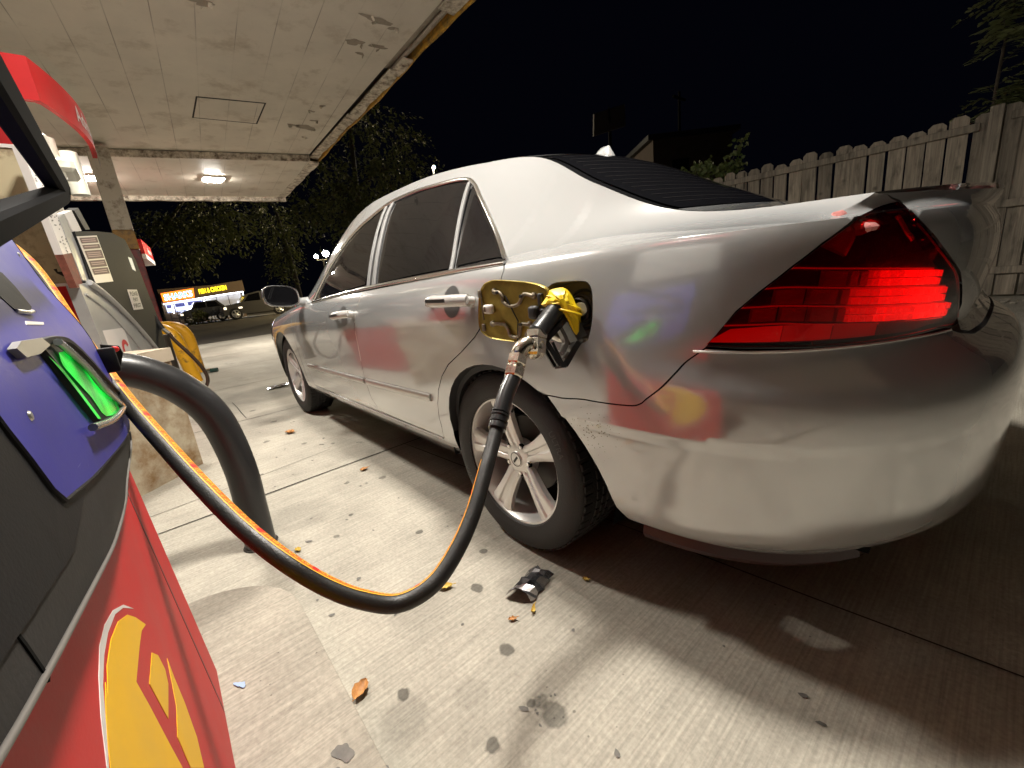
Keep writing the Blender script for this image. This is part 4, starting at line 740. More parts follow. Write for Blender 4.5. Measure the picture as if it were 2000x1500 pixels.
    mb = head_patch([(a, c) for a, b, c in D['label']], .0042, .03); mb.build('small_label', wht, bp, smooth=0)
    for (x, z) in ((-.55, 1.05), (.07, 1.05), (.075, .76), (-.54, .86)):
        mb = MB(); y_ = HYv(z)-.0035; mb.lathe([(0, -.0018), (.0035, -.0016), (.0045, 0)], (x, y_, z), n=14); mb.build('panel_screw', M['satin'], bp, smooth=30)
    r_ = random.Random(8); sm = mat('pale scuff', (.16, .155, .34), rough=.6); mb = MB()
    for k in range(26):
        x = r_.uniform(-.5, .08); z = r_.uniform(.76, 1.02); a = r_.gauss(.4, .5); L_ = r_.uniform(.008, .035); d = (math.cos(a)*L_, math.sin(a)*L_*.5); w_ = r_.uniform(.0003, .0007)
        mb.add([(x+d[0]*f, HYv(z+d[1]*f)-.0039, z+d[1]*f+sg*w_*(1-abs(2*f-1))) for f in (0, .5, 1) for sg in (-1, 1)], [(0, 2, 3, 1), (2, 4, 5, 3)])
    so_ = mb.build('panel_scuffs', sm, bp, smooth=0, fix=False); so_['kind'] = 'stuff'
    # green-lit nozzle holster
    bo = [(a, c) for a, b, c in D['boot']]; yb_ = lambda z: HYv(z)-.010
    mb = MB(); P = smooth2(bo, 3, True); n = len(P); cx = sum(p[0] for p in P)/n; cz = sum(p[1] for p in P)/n
    rings = [(1.0, .0108), (1.0, .003), (.985, .0), (.90, .0), (.86, .004)]
    vs = [(cx+(x-cx)*k, yb_(z)+dy, cz+(z-cz)*k) for k, dy in rings for x, z in P]
    mb.add(vs, [(r*n+i, r*n+(i+1) % n, (r+1)*n+(i+1) % n, (r+1)*n+i) for r in range(4) for i in range(n)]); boot = mb.build('nozzle_holster', bk, t, smooth=40)
    mb = MB(); mb.add([(cx+(x-cx)*.875, yb_(z)+.0035, cz+(z-cz)*.875) for x, z in P], [tuple(range(n))]); mb.build('holster_well', bk, boot, smooth=0)
    gm = bpy.data.materials.new('green holster light'); gm.use_nodes = True; N, L = nodes(gm); b_ = N['Principled BSDF']; b_.inputs['Base Color'].default_value = (.01, .25, .03, 1); b_.inputs['Roughness'].default_value = .25
    tc = N.new('ShaderNodeTexCoord'); nz = N.new('ShaderNodeTexNoise'); nz.inputs['Scale'].default_value = 14; nz.inputs['Detail'].default_value = 2; L.new(tc.outputs['Object'], nz.inputs['Vector']); mr = N.new('ShaderNodeMapRange'); mr.inputs[1].default_value = .35; mr.inputs[2].default_value = .68; mr.inputs[3].default_value = .08; mr.inputs[4].default_value = .75; L.new(nz.outputs['Fac'], mr.inputs[0])
    b_.inputs['Emission Color'].default_value = (.0, 1, .06, 1); L.new(mr.outputs[0], b_.inputs['Emission Strength'])
    gp = [(a, c) for a, b, c in D['boot_green']]; g2 = [(a, c) for a, b, c in D['boot_green2']]
    mb = MB(); pv, F = fill2d(smooth2(gp, 3, True), .03); mb.add([(x, yb_(z)+.0022, z) for x, z in pv], F); mb.build('holster_light', gm, boot, smooth=0)
    mb = MB(); pv, F = fill2d(g2, .03); mb.add([(x, yb_(z)-.0008, z) for x, z in pv], F); mb.build('holster_light', gm, boot, smooth=0)
    mb = MB(); Q = [(a, c) for a, b, c in D['boot']][:3]; Q = [(-.49, .912), (-.455, .917), (-.36, .916), (-.345, .907), (-.42, .902), (-.48, .903)]
    mb.prism([(x, yb_(z)-.001, z) for x, z in Q], (0, .006, 0)); mb.build('holster_cap', mat('gunmetal cap', (.16, .155, .15), rough=.45, metal=.4), boot, smooth=0)
    mb = MB(); mb.tube([(x, yb_(z)-.002, z) for x, z in smooth2([(-.30, .908), (-.272, .8975), (-.19, .86), (-.123, .820), (-.012, .776), (-.03, .771), (-.2, .785), (-.38, .812)], 5)], .0045, 8); mb.build('holster_rim', mat('translucent rim', (.20, .22, .20), rough=.25, coat=.5), boot, smooth=50)
    # black display frame arm
    K = Vector(D['fr_K'][0]); K1 = Vector(D['fr_K1'][0]); K2 = Vector(D['fr_K2'][0])
    e1 = (K1-K).normalized(); e2 = (K2-K).normalized()
    path = [K1+e1*.25]+[K1]+[K+e1*.10]+[K+e1*.035+e2*.006, K+e1*.012+e2*.012, K+e1*.006+e2*.035]+[K+e2*.10]+[K2]+[K2+e2*.12]
    pp = spline(path, 5); mb = MB(); vs = []; nrm = e1.cross(e2).normalized(); k = 0
    sec = [(-.014, -.007), (-.010, -.011), (.010, -.011), (.014, -.007), (.014, .007), (.010, .011), (-.010, .011), (-.014, .007)]
    for i, p in enumerate(pp):
        tg = (pp[min(i+1, len(pp)-1)]-pp[max(i-1, 0)]).normalized(); s_ = tg.cross(nrm).normalized()
        vs += [p+s_*a+nrm*b for a, b in sec]
    mb.add(vs, [(i*8+j, i*8+(j+1) % 8, i*8+8+(j+1) % 8, i*8+8+j) for i in range(len(pp)-1) for j in range(8)]+[tuple(range(8)), tuple(8*(len(pp)-1)+j for j in range(7, -1, -1))]); mb.build('display_frame', mat('display frame black', (.006, .006, .007), rough=.85, spec=.06), t, smooth=40)
    # set-back upper cabinet with topper (out of the frame, mirrored in the car)
    mb = MB(); mb.bbox((-.39, 2.16, 1.62), (.98, .44, .86), .05); mb.build('upper_cabinet', mat('grey pump cabinet', (.34, .33, .31), rough=.5), t, smooth=0)
    mb = MB(); mb.bbox((-.39, 2.05, 2.16), (1.0, .66, .20), .04); tp = mb.build('topper', red, t, smooth=40)
    mb = MB(); put_text(mb, 'Advance', (-.10, 1.717, 2.10), (-1, 0, 0), (0, 0, 1), .12, bold=.03); mb.build('topper_lettering', wht, tp, smooth=0, fix=False)
    mb = MB(); mb.bbox((X1+.004, 1.735, .85), (.012, .03, .05), .004); mb.build('hose_clip', bk, t)
    # black bracket with a red knob on the pump end
    mb = MB(); B = [Vector(p) for p in D['bracket']]; mb.prism(B, (.02, .0, 0)); br = mb.build('hose_bracket', bk, t, smooth=0)
    mb = MB(); c = (B[1]+B[3]+B[0])/3; mb.sphere((.196, c.y-.004, c.z+.006), .008, 14, 8, 0, (.5, 1, .8)); mb.build('bracket_knob', mat('red knob', (.6, .02, .02), rough=.3), br, smooth=60)
    return t
def build_pump_far():
    A = Vector((2.25, 1.86, 0)); Bv = Vector((3.6, 1.65, 0)); ux = (Bv-A).normalized(); nn = Vector((ux.y, -ux.x, 0))   # nn points to the car
    if nn.y > 0: nn = -nn
    t = thing('fuel_pump', (2.9, 2.1, 0), 'second fuel pump beyond the bent bollard, cream cabinet with grey arc and stickers', 'fuel pump', 'fuel pumps under the canopy')
    cream = mat('cream enamel', (.50, .43, .28), rough=.42, dirt=(.16, .10, .06), dirt_amt=.5, dirt_scale=6); grey = mat('grey arc panel', (.33, .33, .33), rough=.35, noise=.1, nscale=8); grey2 = mat('grey rib', (.42, .42, .42), rough=.3)
    def V(pts): return [Vector(p) for p in pts]
    def slab(name, pts, m, th, proud, parent=t):
        mb = MB(); P = [p+nn*proud for p in V(pts)]; mb.prism(P, -nn*th); return mb.build(name, m, parent, smooth=0)
    dep = -nn*.55
    # cream end and red base end, closed boxes that widen upward
    e = lambda y, z: Vector((2.25, y, z))
    back = 2.42
    mb = MB(); top = [e(1.935, 1.79), e(back, 1.79), e(back, 1.14), e(1.9, 1.1388)]; mb.prism(top, ux*.34); mb.build('cream_cabinet', cream, t, smooth=0)
    mb = MB(); bot = [e(1.9, 1.128), e(back, 1.128), e(back, 0), e(1.865, 0), e(1.875, .83)]; mb.prism(bot, ux*1.28); mb.build('red_base', M['pumpred'], t, smooth=0)
    mb = MB(); mb.prism([e(1.885, 1.125), e(back, 1.125), e(back, 1.14), e(1.885, 1.14)], Vector((-.012, 0, 0))); mb.build('end_shelf', M['wht'], t, smooth=0)
    mb = MB()
    for y, z, s in ((1.93, 1.19, .02), (1.97, 1.52, .012), (1.915, 1.62, .010)): mb.add(blob(y, z, s*2, s, .3, 0, .4, 14, int(z*100)), [tuple(range(14))]); mb.v[-14:] = [(2.2485, p[0], p[1]) for p in mb.v[-14:]]
    mb.build('rust_spot', M['joint'], t, smooth=0)
    mb = MB(); mb.prism([(2.25, 1.92, 1.36), (2.25, 1.975, 1.34), (2.25, 1.975, 1.55), (2.25, 1.91, 1.57)], (-.012, 0, 0)); mb.prism([(2.25, 1.90, 1.20), (2.25, 1.955, 1.20), (2.25, 1.95, 1.32), (2.25, 1.895, 1.32)], (-.010, 0, 0)); mb.build('end_hatch', cream, t, smooth=0)
    mb = MB(); mb.prism([e(1.935, 1.806), e(back, 1.806), e(back, 1.95), e(1.945, 1.95)], ux*.30); mb.build('red_header', mat('header red', (.36, .014, .016), rough=.5, spec=.2), t, smooth=0)
    mb = MB(); mb.prism([e(1.932, 1.79), e(back, 1.79), e(back, 1.806), e(1.932, 1.806)], Vector((-.008, 0, 0))); mb.build('header_trim', M['wht'], t, smooth=0)
    # front: black body, grey arc, ribs
    blk = slab('front_body', D['p2_black'], M['pumpblack'], .42, .012)
    arc = slab('grey_arc', D['p2_arc'], grey, .05, .004)
    mb = MB(); pp = spline([Vector(p)+nn*.006 for p in D['p2_arcline']], 6); mb.tube(pp, .006, 6); pp = spline([Vector(p)+nn*.012 for p in D['p2_arc'][1:6]], 6); mb.tube(pp, .016, 8); mb.build('arc_rib', grey2, arc, smooth=50)
    st = slab('sticker_sheet', D['p2_sticker'], M['wht'], .002, .0165, blk)
    dk = mat('sticker print', (.10, .045, .055), rough=.5); s0 = [Vector(p)+nn*.0182 for p in D['p2_sticker']]
    mb = MB()
    for a, b in ((.03, .15), (.18, .27), (.30, .48), (.51, .66), (.68, .82)):
        L0, L1 = s0[0].lerp(s0[3], a), s0[0].lerp(s0[3], b); R0, R1 = s0[1].lerp(s0[2], a), s0[1].lerp(s0[2], b); mb.add([L0.lerp(R0, .06), L0.lerp(R0, .94), L1.lerp(R1, .94), L1.lerp(R1, .06)], [(0, 1, 2, 3)])
    pr = mb.build('sticker_print', dk, st, smooth=0, fix=False)
    mb = MB(); pk = mat('sticker pale print', (.45, .30, .32), rough=.5)
    for a in (.06, .10, .21, .34, .38, .42, .55, .59, .72, .76):
        L0, L1 = s0[0].lerp(s0[3], a), s0[0].lerp(s0[3], a+.018); R0, R1 = s0[1].lerp(s0[2], a), s0[1].lerp(s0[2], a+.018); mb.add([L0.lerp(R0, .12)+nn*.001, L0.lerp(R0, .82)+nn*.001, L1.lerp(R1, .82)+nn*.001, L1.lerp(R1, .12)+nn*.001], [(0, 1, 2, 3)])
    mb.build('sticker_lines', pk, st, smooth=0, fix=False)
    py = slab('pay_notice', D['p2_pay'], M['wht'], .002, .0165, blk); q = [Vector(p)+nn*.018 for p in D['p2_pay']]
    mb = MB(); up = (q[0]-q[3]).normalized(); rt = (q[1]-q[0]).normalized(); w_ = (q[1]-q[0]).length; h_ = (q[0]-q[3]).length
    for i, s in enumerate(('PLEASE', 'PAY', 'FIRST')): put_text(mb, s, q[3]+rt*w_*(.10 if i != 1 else .25)+up*h_*(.70-.30*i), rt, up, h_*.20, width=w_*(.8 if i != 1 else .5), bold=.03)
    mb.build('notice_lettering', M['black'], py, smooth=0, fix=False)
    nt = slab('card_notice', D['p2_notice'], M['wht'], .002, .0045, arc); q = [Vector(p)+nn*.0062 for p in D['p2_notice']]
    mb = MB(); c = q[2].lerp(q[3], .25)+(q[1]-q[2]).normalized()*.02; rt = (q[1]-q[0]).normalized(); up = Vector((0, 0, 1)); vs = []
    for i in range(17):
        a = math.radians(20+300*i/16); vs += [c+rt*.085*math.cos(a)+up*.06*math.sin(a), c+rt*.045*math.cos(a)+up*.03*math.sin(a)]
    mb.add(vs, [(2*i, 2*i+1, 2*i+3, 2*i+2) for i in range(16)]); mb.build('notice_print', mat('red print', (.6, .02, .03), rough=.5), nt, smooth=0, fix=False)
    slab('red_side', D['p2_red'], M['pumpred'], .05, .006)
    # vertical strips between end and front
    sp = slab('paper_strip', D['p2_paper'], M['wht'], .03, .002); q = [Vector(v)+nn*.0035 for v in D['p2_paper']]
    r = random.Random(3); mb = MB()
    for k in range(60):
        f = r.random(); g = r.uniform(.08, .85); p0 = q[0].lerp(q[3], f).lerp(q[1].lerp(q[2], f), g); du = (q[1]-q[0])*.10; dv = (q[3]-q[0])*.012; mb.add([p0, p0+du, p0+du+dv, p0+dv], [(0, 1, 2, 3)])
    mb.build('strip_print', mat('faded print', (.16, .15, .15), rough=.6), sp, smooth=0, fix=False)
    slab('brown_strip', D['p2_brown'], mat('rusty red strip', (.20, .06, .04), rough=.6, noise=.4, nscale=30), .03, .002)
    slab('grey_strip', D['p2_gray'], grey, .03, .004); slab('white_strip', D['p2_whites'], M['wht'], .03, .006); slab('black_post', D['p2_blackp'], M['black'], .04, .004)
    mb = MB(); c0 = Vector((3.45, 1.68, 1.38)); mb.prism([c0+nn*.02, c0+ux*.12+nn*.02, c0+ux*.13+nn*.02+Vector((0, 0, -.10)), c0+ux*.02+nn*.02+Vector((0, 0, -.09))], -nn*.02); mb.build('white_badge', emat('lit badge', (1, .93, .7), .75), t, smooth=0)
    # curved red topper with lettering, white valance below
    def arc2(f, bul): return Vector((2.25, 1.80, 0)).lerp(Vector((3.62, 1.655, 0)), f)+nn*bul*(1-(2*f-1)**2)
    mb = MB(); n = 20; zt = lambda f: 2.215+.10*f; zb_ = lambda f: 2.02+.10*f; ring = []
    for i in range(n+1): q = arc2(i/n, .055); ring.append((q, i/n))
    ring = [(Vector((2.25, 2.5, 0)), 0), (Vector((2.25, 2.15, 0)), 0)]+ring
    vs = []
    for q, f in ring: vs += [q+Vector((0, 0, zt(f))), q+Vector((0, 0, zb_(f)))]
    inn = []
    for k_, (q, f) in enumerate(ring): o_ = (Vector((.03, 0, 0)) if k_ < 2 else -nn*.025+(Vector((.03, 0, 0)) if k_ == 2 else Vector())); inn += [q+o_+Vector((0, 0, zt(f))), q+o_+Vector((0, 0, zb_(f)))]
    m_ = len(ring); mb.add(vs+inn, [(2*i, 2*i+1, 2*i+3, 2*i+2) for i in range(m_-1)]+[(2*m_+2*i, 2*m_+2*i+2, 2*m_+2*i+3, 2*m_+2*i+1) for i in range(m_-1)]+[(2*i+1, 2*m_+2*i+1, 2*m_+2*i+3, 2*i+3) for i in range(m_-1)]+[(2*i, 2*i+2, 2*m_+2*i+2, 2*m_+2*i) for i in range(m_-1)]+[(2*m_-2, 2*m_-1, 4*m_-1, 4*m_-2), (0, 2*m_, 2*m_+1, 1)]); tp = mb.build('topper', M['pumpred'], t, smooth=0)
    mb = MB(); vt, ft = text_tris('Advance', .02); x0 = min(v.x for v in vt); x1 = max(v.x for v in vt)
    o = []
    for v in vt:
        f = .40+.50*(v.x-x0)/(x1-x0); p = arc2(f, .055)+nn*.003; o.append(p+Vector((0, 0, zb_(f)+.055+v.y*.10)))
    mb.add(o, ft); mb.build('topper_lettering', M['wht'], tp, smooth=0, fix=False)
    mb = MB(); vs = []
    for i in range(n+1):
        f = .80+.2*i/n; p = arc2(f, .055)+nn*.002; vs += [p+Vector((0, 0, zb_(f)+.01)), p+Vector((0, 0, zb_(f)-.07))]
    mb.add(vs, [(2*i, 2*i+1, 2*i+3, 2*i+2) for i in range(n)]); mb.build('topper_skirt', M['wht'], tp, smooth=0)
    pale = mat('pale bracket enamel', (.72, .70, .60), rough=.4)  # one even pale colour for the topper bracket and hose masts
    mb = MB(); mb.bbox((2.62, 2.06, 1.93), (.5, .40, .14), .02, seg=1); mb.bbox((3.0, 1.98, 1.88), (.30, .42, .08), .02, seg=1); mb.bbox((2.45, 1.98, 1.87), (.08, .30, .10), .01, seg=1); mb.build('topper_bracket', pale, tp, smooth=0)
    mb = MB(); mb.tube([Vector((2.9, 1.87, 1.8)), Vector((2.9, 1.87, 2.03))], .045, 14); mb.tube([Vector((3.25, 1.80, 1.78)), Vector((3.25, 1.80, 2.05))], .05, 14); mb.build('hose_mast', pale, tp)
    return t
def build_pump_third():
    t = thing('fuel_pump', (10.2, 1.7, 0), 'farthest fuel pump showing only its small red topper and red side behind the column', 'fuel pump', 'fuel pumps under the canopy')
    mb = MB(); mb.bbox((10.15, 1.62, 1.0), (1.2, .26, 1.95), .02, seg=1); mb.build('cabinet', mat('dark red cabinet', (.20, .012, .012), rough=.5), t, smooth=0)
    mb = MB(); mb.prism([(9.5, 1.66, 2.04), (9.5, 1.416, 2.035), (10.9, 1.276, 2.03), (10.9, 1.306, 2.03), (9.53, 1.443, 2.035), (9.53, 1.66, 2.04)], (0, 0, .257)); tp = mb.build('topper', M['pumpred'], t, smooth=0)
    mb = MB(); mb.prism([(9.496, 1.66, 1.955), (9.496, 1.412, 1.945), (10.9, 1.272, 1.935), (10.9, 1.66, 1.935)], (0, 0, .088)); mb.build('topper_skirt', M['wht'], tp, smooth=0)
    mb = MB(); put_text(mb, 'Advance', (10.03, 1.355, 2.10), (1.4, -.14, 0), (0, 0, 1), .12, bold=.03); mb.build('topper_lettering', M['wht'], tp, smooth=0, fix=False)
    mb = MB(); mb.bbox((10.8, 1.57, 1.2), (.07, .07, 1.5), .01); mb.build('white_post', M['wht'], t)
def build_hose():
    t = thing('fuel_hose', (-.45, 1.46, .44), 'thick black fuel hose with orange lettered stripe looping from pump to car', 'hose', 'fuel hoses')
    hr = mat('hose rubber', (.013, .012, .011), rough=.42, bump=.12, bscale=260, noise=.25, nscale=30); org = mat('orange hose stripe', (.62, .13, .02), rough=.5, noise=.25, nscale=22); yl = mat('yellow hose print', (.80, .42, .03), rough=.5); redp = mat('red hose print', (.55, .02, .012), rough=.5)
    pts = [Vector(p) for p in D['hose']]; pts = [Vector((.58, 1.90, 1.17))]+pts
    pp = spline(pts, 12); R0 = .0145
    mb = MB(); mb.tube(pp, R0, 24); ho = mb.build('hose_tube', hr, t, smooth=60)
    # the printed stripe faces the camera side / upper-left of the loop: a band fixed on the tube
    cam = Vector((-1.04, 1.65, 1.25)); fr = []
    L_ = [0]
    for i in range(1, len(pp)): L_.append(L_[-1]+(pp[i]-pp[i-1]).length)
    ref = None
    for i, p in enumerate(pp):
        tg = (pp[min(i+1, len(pp)-1)]-pp[max(i-1, 0)]).normalized()
        up = Vector((.25, .2, 1)) if True else None
        u_ = up-tg*up.dot(tg)
        tc_ = (cam-p).normalized(); c_ = tc_-tg*tc_.dot(tg); c_.normalize(); b_ = tg.cross(c_).normalized()
        f = L_[i]
        fr.append((p, tg, c_, b_))
    tot = L_[-1]
    def on(l, a, off):                        # point on the tube at length l, angle a from camera-facing line
        i = min(len(pp)-2, max(0, int(np.searchsorted(L_, l)-1))); f = (l-L_[i])/max(1e-9, L_[i+1]-L_[i])
        p = fr[i][0].lerp(fr[i+1][0], f); c_ = fr[i][2].lerp(fr[i+1][2], f).normalized(); b_ = fr[i][3].lerp(fr[i+1][3], f).normalized()
        return p+(c_*math.cos(a)+b_*math.sin(a))*(R0+off)
    # stripe angle drifts along the hose (it turns away near the nozzle)
    ang = _sp([0, tot*.45, tot*.62, tot*.80, tot], [-1*.72, -1*.80, -1*.95, -1*1.35, -1*1.7])
    HB = .48
    def band(a0, a1, off, m, name, l0=0.02, l1=tot*.89, parent=ho):
        mb = MB(); n = 160; vs = []
        for i in range(n+1):
            l = l0+(l1-l0)*i/n; A = float(ang(l)); vs += [on(l, A+a0+(a1-a0)*j/4, off) for j in range(5)]
        mb.add(vs, [(5*i+j, 5*i+j+1, 5*i+j+6, 5*i+j+5) for i in range(n) for j in range(4)]); return mb.build(name, m, parent, smooth=80)
    band(-HB, HB, .0004, org, 'printed_stripe'); band(-HB-.02, -HB+.10, .0006, yl, 'stripe_edge'); band(HB-.10, HB+.02, .0006, yl, 'stripe_edge')
    mb = MB(); l = .05; i = 0
    words = ['FLEX FUEL BY VST', 'ENVIRO-LOC', '5/8', 'GASOLINE HOSE', 'MADE IN USA', '50 PSI MAX WP']
    while l < tot*.88:
        s = words[i % len(words)]; vs, fs = text_tris(s, .015); x1 = max(v.x for v in vs); h = .0082
        if l+x1*h > tot*.885: break
        o = []
        for v in vs:
            q = l+v.x*h; o.append(on(q, float(ang(q))+TS*(v.y-.5)*h/R0, .0010))
        mb.add(o, fs); l += x1*h+.006
        if i % 2 == 0:
            vs = []; a = float(ang(l)); 
            for k in range(5): vs += [on(l+.010*k/4, a-HB+.1, .0007), on(l+.010*k/4, a, .0009), on(l+.010*k/4, a+HB-.1, .0007)]
            mr = MB(); mr.add(vs, [(3*k+j, 3*k+j+1, 3*k+j+4, 3*k+j+3) for k in range(4) for j in range(2)]); mr.build('stripe_flash', redp, ho, smooth=0, fix=False); l += .014
        i += 1
    mb.build('stripe_lettering', yl, ho, smooth=0, fix=False)
    # sleeve and swivel at the nozzle end
    sl = [p for p, q in zip(pp, L_) if q > tot-.135]; mb = MB(); k = len(sl); mb.tube(sl, [R0+.0035 if j not in (0, 1) else R0+.0045 for j in range(k)], 24)
    for j in (2, 4, 5): mb.tube([sl[j], sl[j]+(sl[j+1]-sl[j])*.5], R0+.0055, 24)
    mb.build('hose_sleeve', mat('black sleeve', (.014, .014, .015), rough=.28, coat=.2), t, smooth=40)
    return t
def hexnut(mb, a, b, r, cham=.85):
    a, b = Vector(a), Vector(b); d = b-a; mb.tube([a, a+d*.12, a+d*.88, b], [r*cham, r, r, r*cham], 6)
def build_nozzle():
    g = lambda k: Vector(D['nz_'+k])
    t = thing('fuel_nozzle', g('gripA'), 'black fuel nozzle with yellow rubber hood hanging in the open filler', 'nozzle', 'fuel nozzles')
    met = mat('nickel swivel', (.62, .57, .48), rough=.22, metal=1, noise=.15, nscale=30, bump=.08, bscale=160); nb = mat('nozzle black', (.016, .016, .017), rough=.34, coat=.25, bump=.05, bscale=220); ye = mat('yellow rubber hood', (.80, .56, .012), rough=.36, coat=.25, noise=.08, nscale=40, bump=.05, bscale=90)
    A, B, Cc, Dd, E = g('swA'), g('swB'), g('swC'), g('swD'), g('swE')
    mb = MB(); u = (B-A).normalized()
    hexnut(mb, A-u*.004, A+u*.020, .0235); mb.tube([A+u*.018, A+u*.030], .019, 24); hexnut(mb, A+u*.026, A+u*.052, .0235)
    el = spline([A+u*.050, Cc+Vector((0, 0, .004)), Cc.lerp(Dd, .5)+Vector((0, 0, .012)), Dd], 6); mb.tube(el, .0185, 24)
    w_ = (E-Dd).normalized(); side = (Dd-Cc).normalized()
    mb.tube([Dd-side*.014, Dd-side*.010, Dd+side*.010, Dd+side*.014], [.0225, .0245, .0245, .0225], 24); 
    hexnut(mb, Dd-w_*.020, Dd+w_*.024, .026); hexnut(mb, E-w_*.004, E+w_*.016, .027)
    mb.sphere(Dd, .0245, 20, 12); sw = mb.build('swivel', met, t, smooth=30)
    # grip
    a, b = g('gripA'), g('gripB'); d = (b-a).normalized(); mb = MB()
    mb.tube([a-d*.006, a-d*.002, a+d*.004, a.lerp(b, .5), b], [.0225, .0245, .0225, .0225, .0235], 28); mb.tube([b-d*.004, b+d*.016], .026, 24)
    mb.build('grip', nb, t, smooth=40)
    # guard: two flat side rails, bottom bar, trigger
    G1, G2, G3, G4, G5 = (g('guard%d' % i) for i in range(1, 6)); cy = (G1-G4).normalized(); nrm = (G2-G1).cross(G4-G1).normalized(); hw = .011
    def flatbar(mb, P, w, h):
        P = spline(P, 5) if len(P) > 2 else P; vs = []
        for i, p in enumerate(P):
            tg = (P[min(i+1, len(P)-1)]-P[max(i-1, 0)]).normalized(); s_ = tg.cross(nrm).normalized(); vs += [p+s_*h/2+nrm*w/2, p-s_*h/2+nrm*w/2, p-s_*h/2-nrm*w/2, p+s_*h/2-nrm*w/2]
        mb.add(vs, [(4*i+j, 4*i+(j+1) % 4, 4*i+4+(j+1) % 4, 4*i+4+j) for i in range(len(P)-1) for j in range(4)]+[(0, 1, 2, 3), tuple(4*len(P)-4+j for j in (3, 2, 1, 0))])
    mb = MB()
    for sgn in (-1, 1):
        o = nrm*hw*sgn; flatbar(mb, [G1+o, G1.lerp(G2, .97)+o], .006, .012); flatbar(mb, [G1.lerp(G2, .05)+o+(G4-G1)*.16, G1.lerp(G2, .92)+o+(G4-G1)*.10], .005, .005)
    flatbar(mb, [G2.lerp(G1, .03), G3], .030, .012); flatbar(mb, [G3, G4], .024, .014); flatbar(mb, [G4, G5], .026, .016); flatbar(mb, [G1, G1.lerp(G5, .5), G5], .020, .012); flatbar(mb, [b+d*.01, G5, G4], .034, .030)
    mb.build('hand_guard', nb, t, smooth=30)
    mb = MB(); T1, T2, T3 = g('trigA'), g('trigB'), g('trigC'); flatbar(mb, [T1, T2, T3], .016, .010); mb.build('trigger', mat('trigger steel', (.22, .21, .20), rough=.35, metal=.7), t, smooth=30)
    mb = MB(); mb.bbox(T3.lerp(G3, .55), (.012, .014, .010), .003); mb.bbox(G1.lerp(G4, .52)+Vector((0, .012, -.028)), (.016, .016, .010), .002); mb.build('hold_open_clip', M['wht'], t, smooth=30)
    # yellow hood: traced outline given real thickness, ridged
    Y = [Vector(p) for p in D['nz_yellow']]; c = sum(Y, Vector())/len(Y); vd = (Vector((-1.038, 1.654, .927))-c).normalized(); Pn = [(p.x, p.y, p.z) for p in Y]
    rj = random.Random(6); Yp = spline(Y+[Y[0]], 2)[:-1]; n = len(Yp); mb = MB(); cc = c+Vector((0, 0, .012)); vs = []
    for k, dd in ((.80, -.040), (.97, -.026), (1.0, -.006), (.97, .006), (.80, .017), (.52, .024), (.22, .027)):
        vs += [cc+(p-cc)*(k*(1+(rj.uniform(-.07, .05) if .3 < k < .98 else 0)))+vd*(dd+rj.uniform(-.003, .003)) for p in Yp]
    mb.add(vs, [(r_*n+i, r_*n+(i+1) % n, (r_+1)*n+(i+1) % n, (r_+1)*n+i) for r_ in range(6) for i in range(n)]+[tuple(range(n-1, -1, -1)), tuple(6*n+i for i in range(n))])
    hd = mb.build('rubber_hood', ye, t, smooth=16)
    mb = MB(); a0, a1 = Y[9]+vd*.018, Y[14]+vd*.022; r = random.Random(1)
    pts = [a0, a0.lerp(a1, .3)+vd*.012, a0.lerp(a1, .7)+vd*.010, a1]; mb.tube(spline(pts, 5), .003, 8); a0, a1 = Y[1]+vd*.012, Y[8]+vd*.010; mb.tube(spline([a0, a0.lerp(a1, .5)+vd*.014+Vector((0, 0, .006)), a1], 5), .0025, 8); mb.build('hood_ridge', ye, hd, smooth=60)
    # spout
    mb = MB(); mb.tube([Y[8]-vd*.012, Y[8].lerp(g('tip'), .5), Vector((-.285, .80, .815))], [.017, .013, .0115], 18); mb.build('spout', M['satin'], t, smooth=40)
    return t
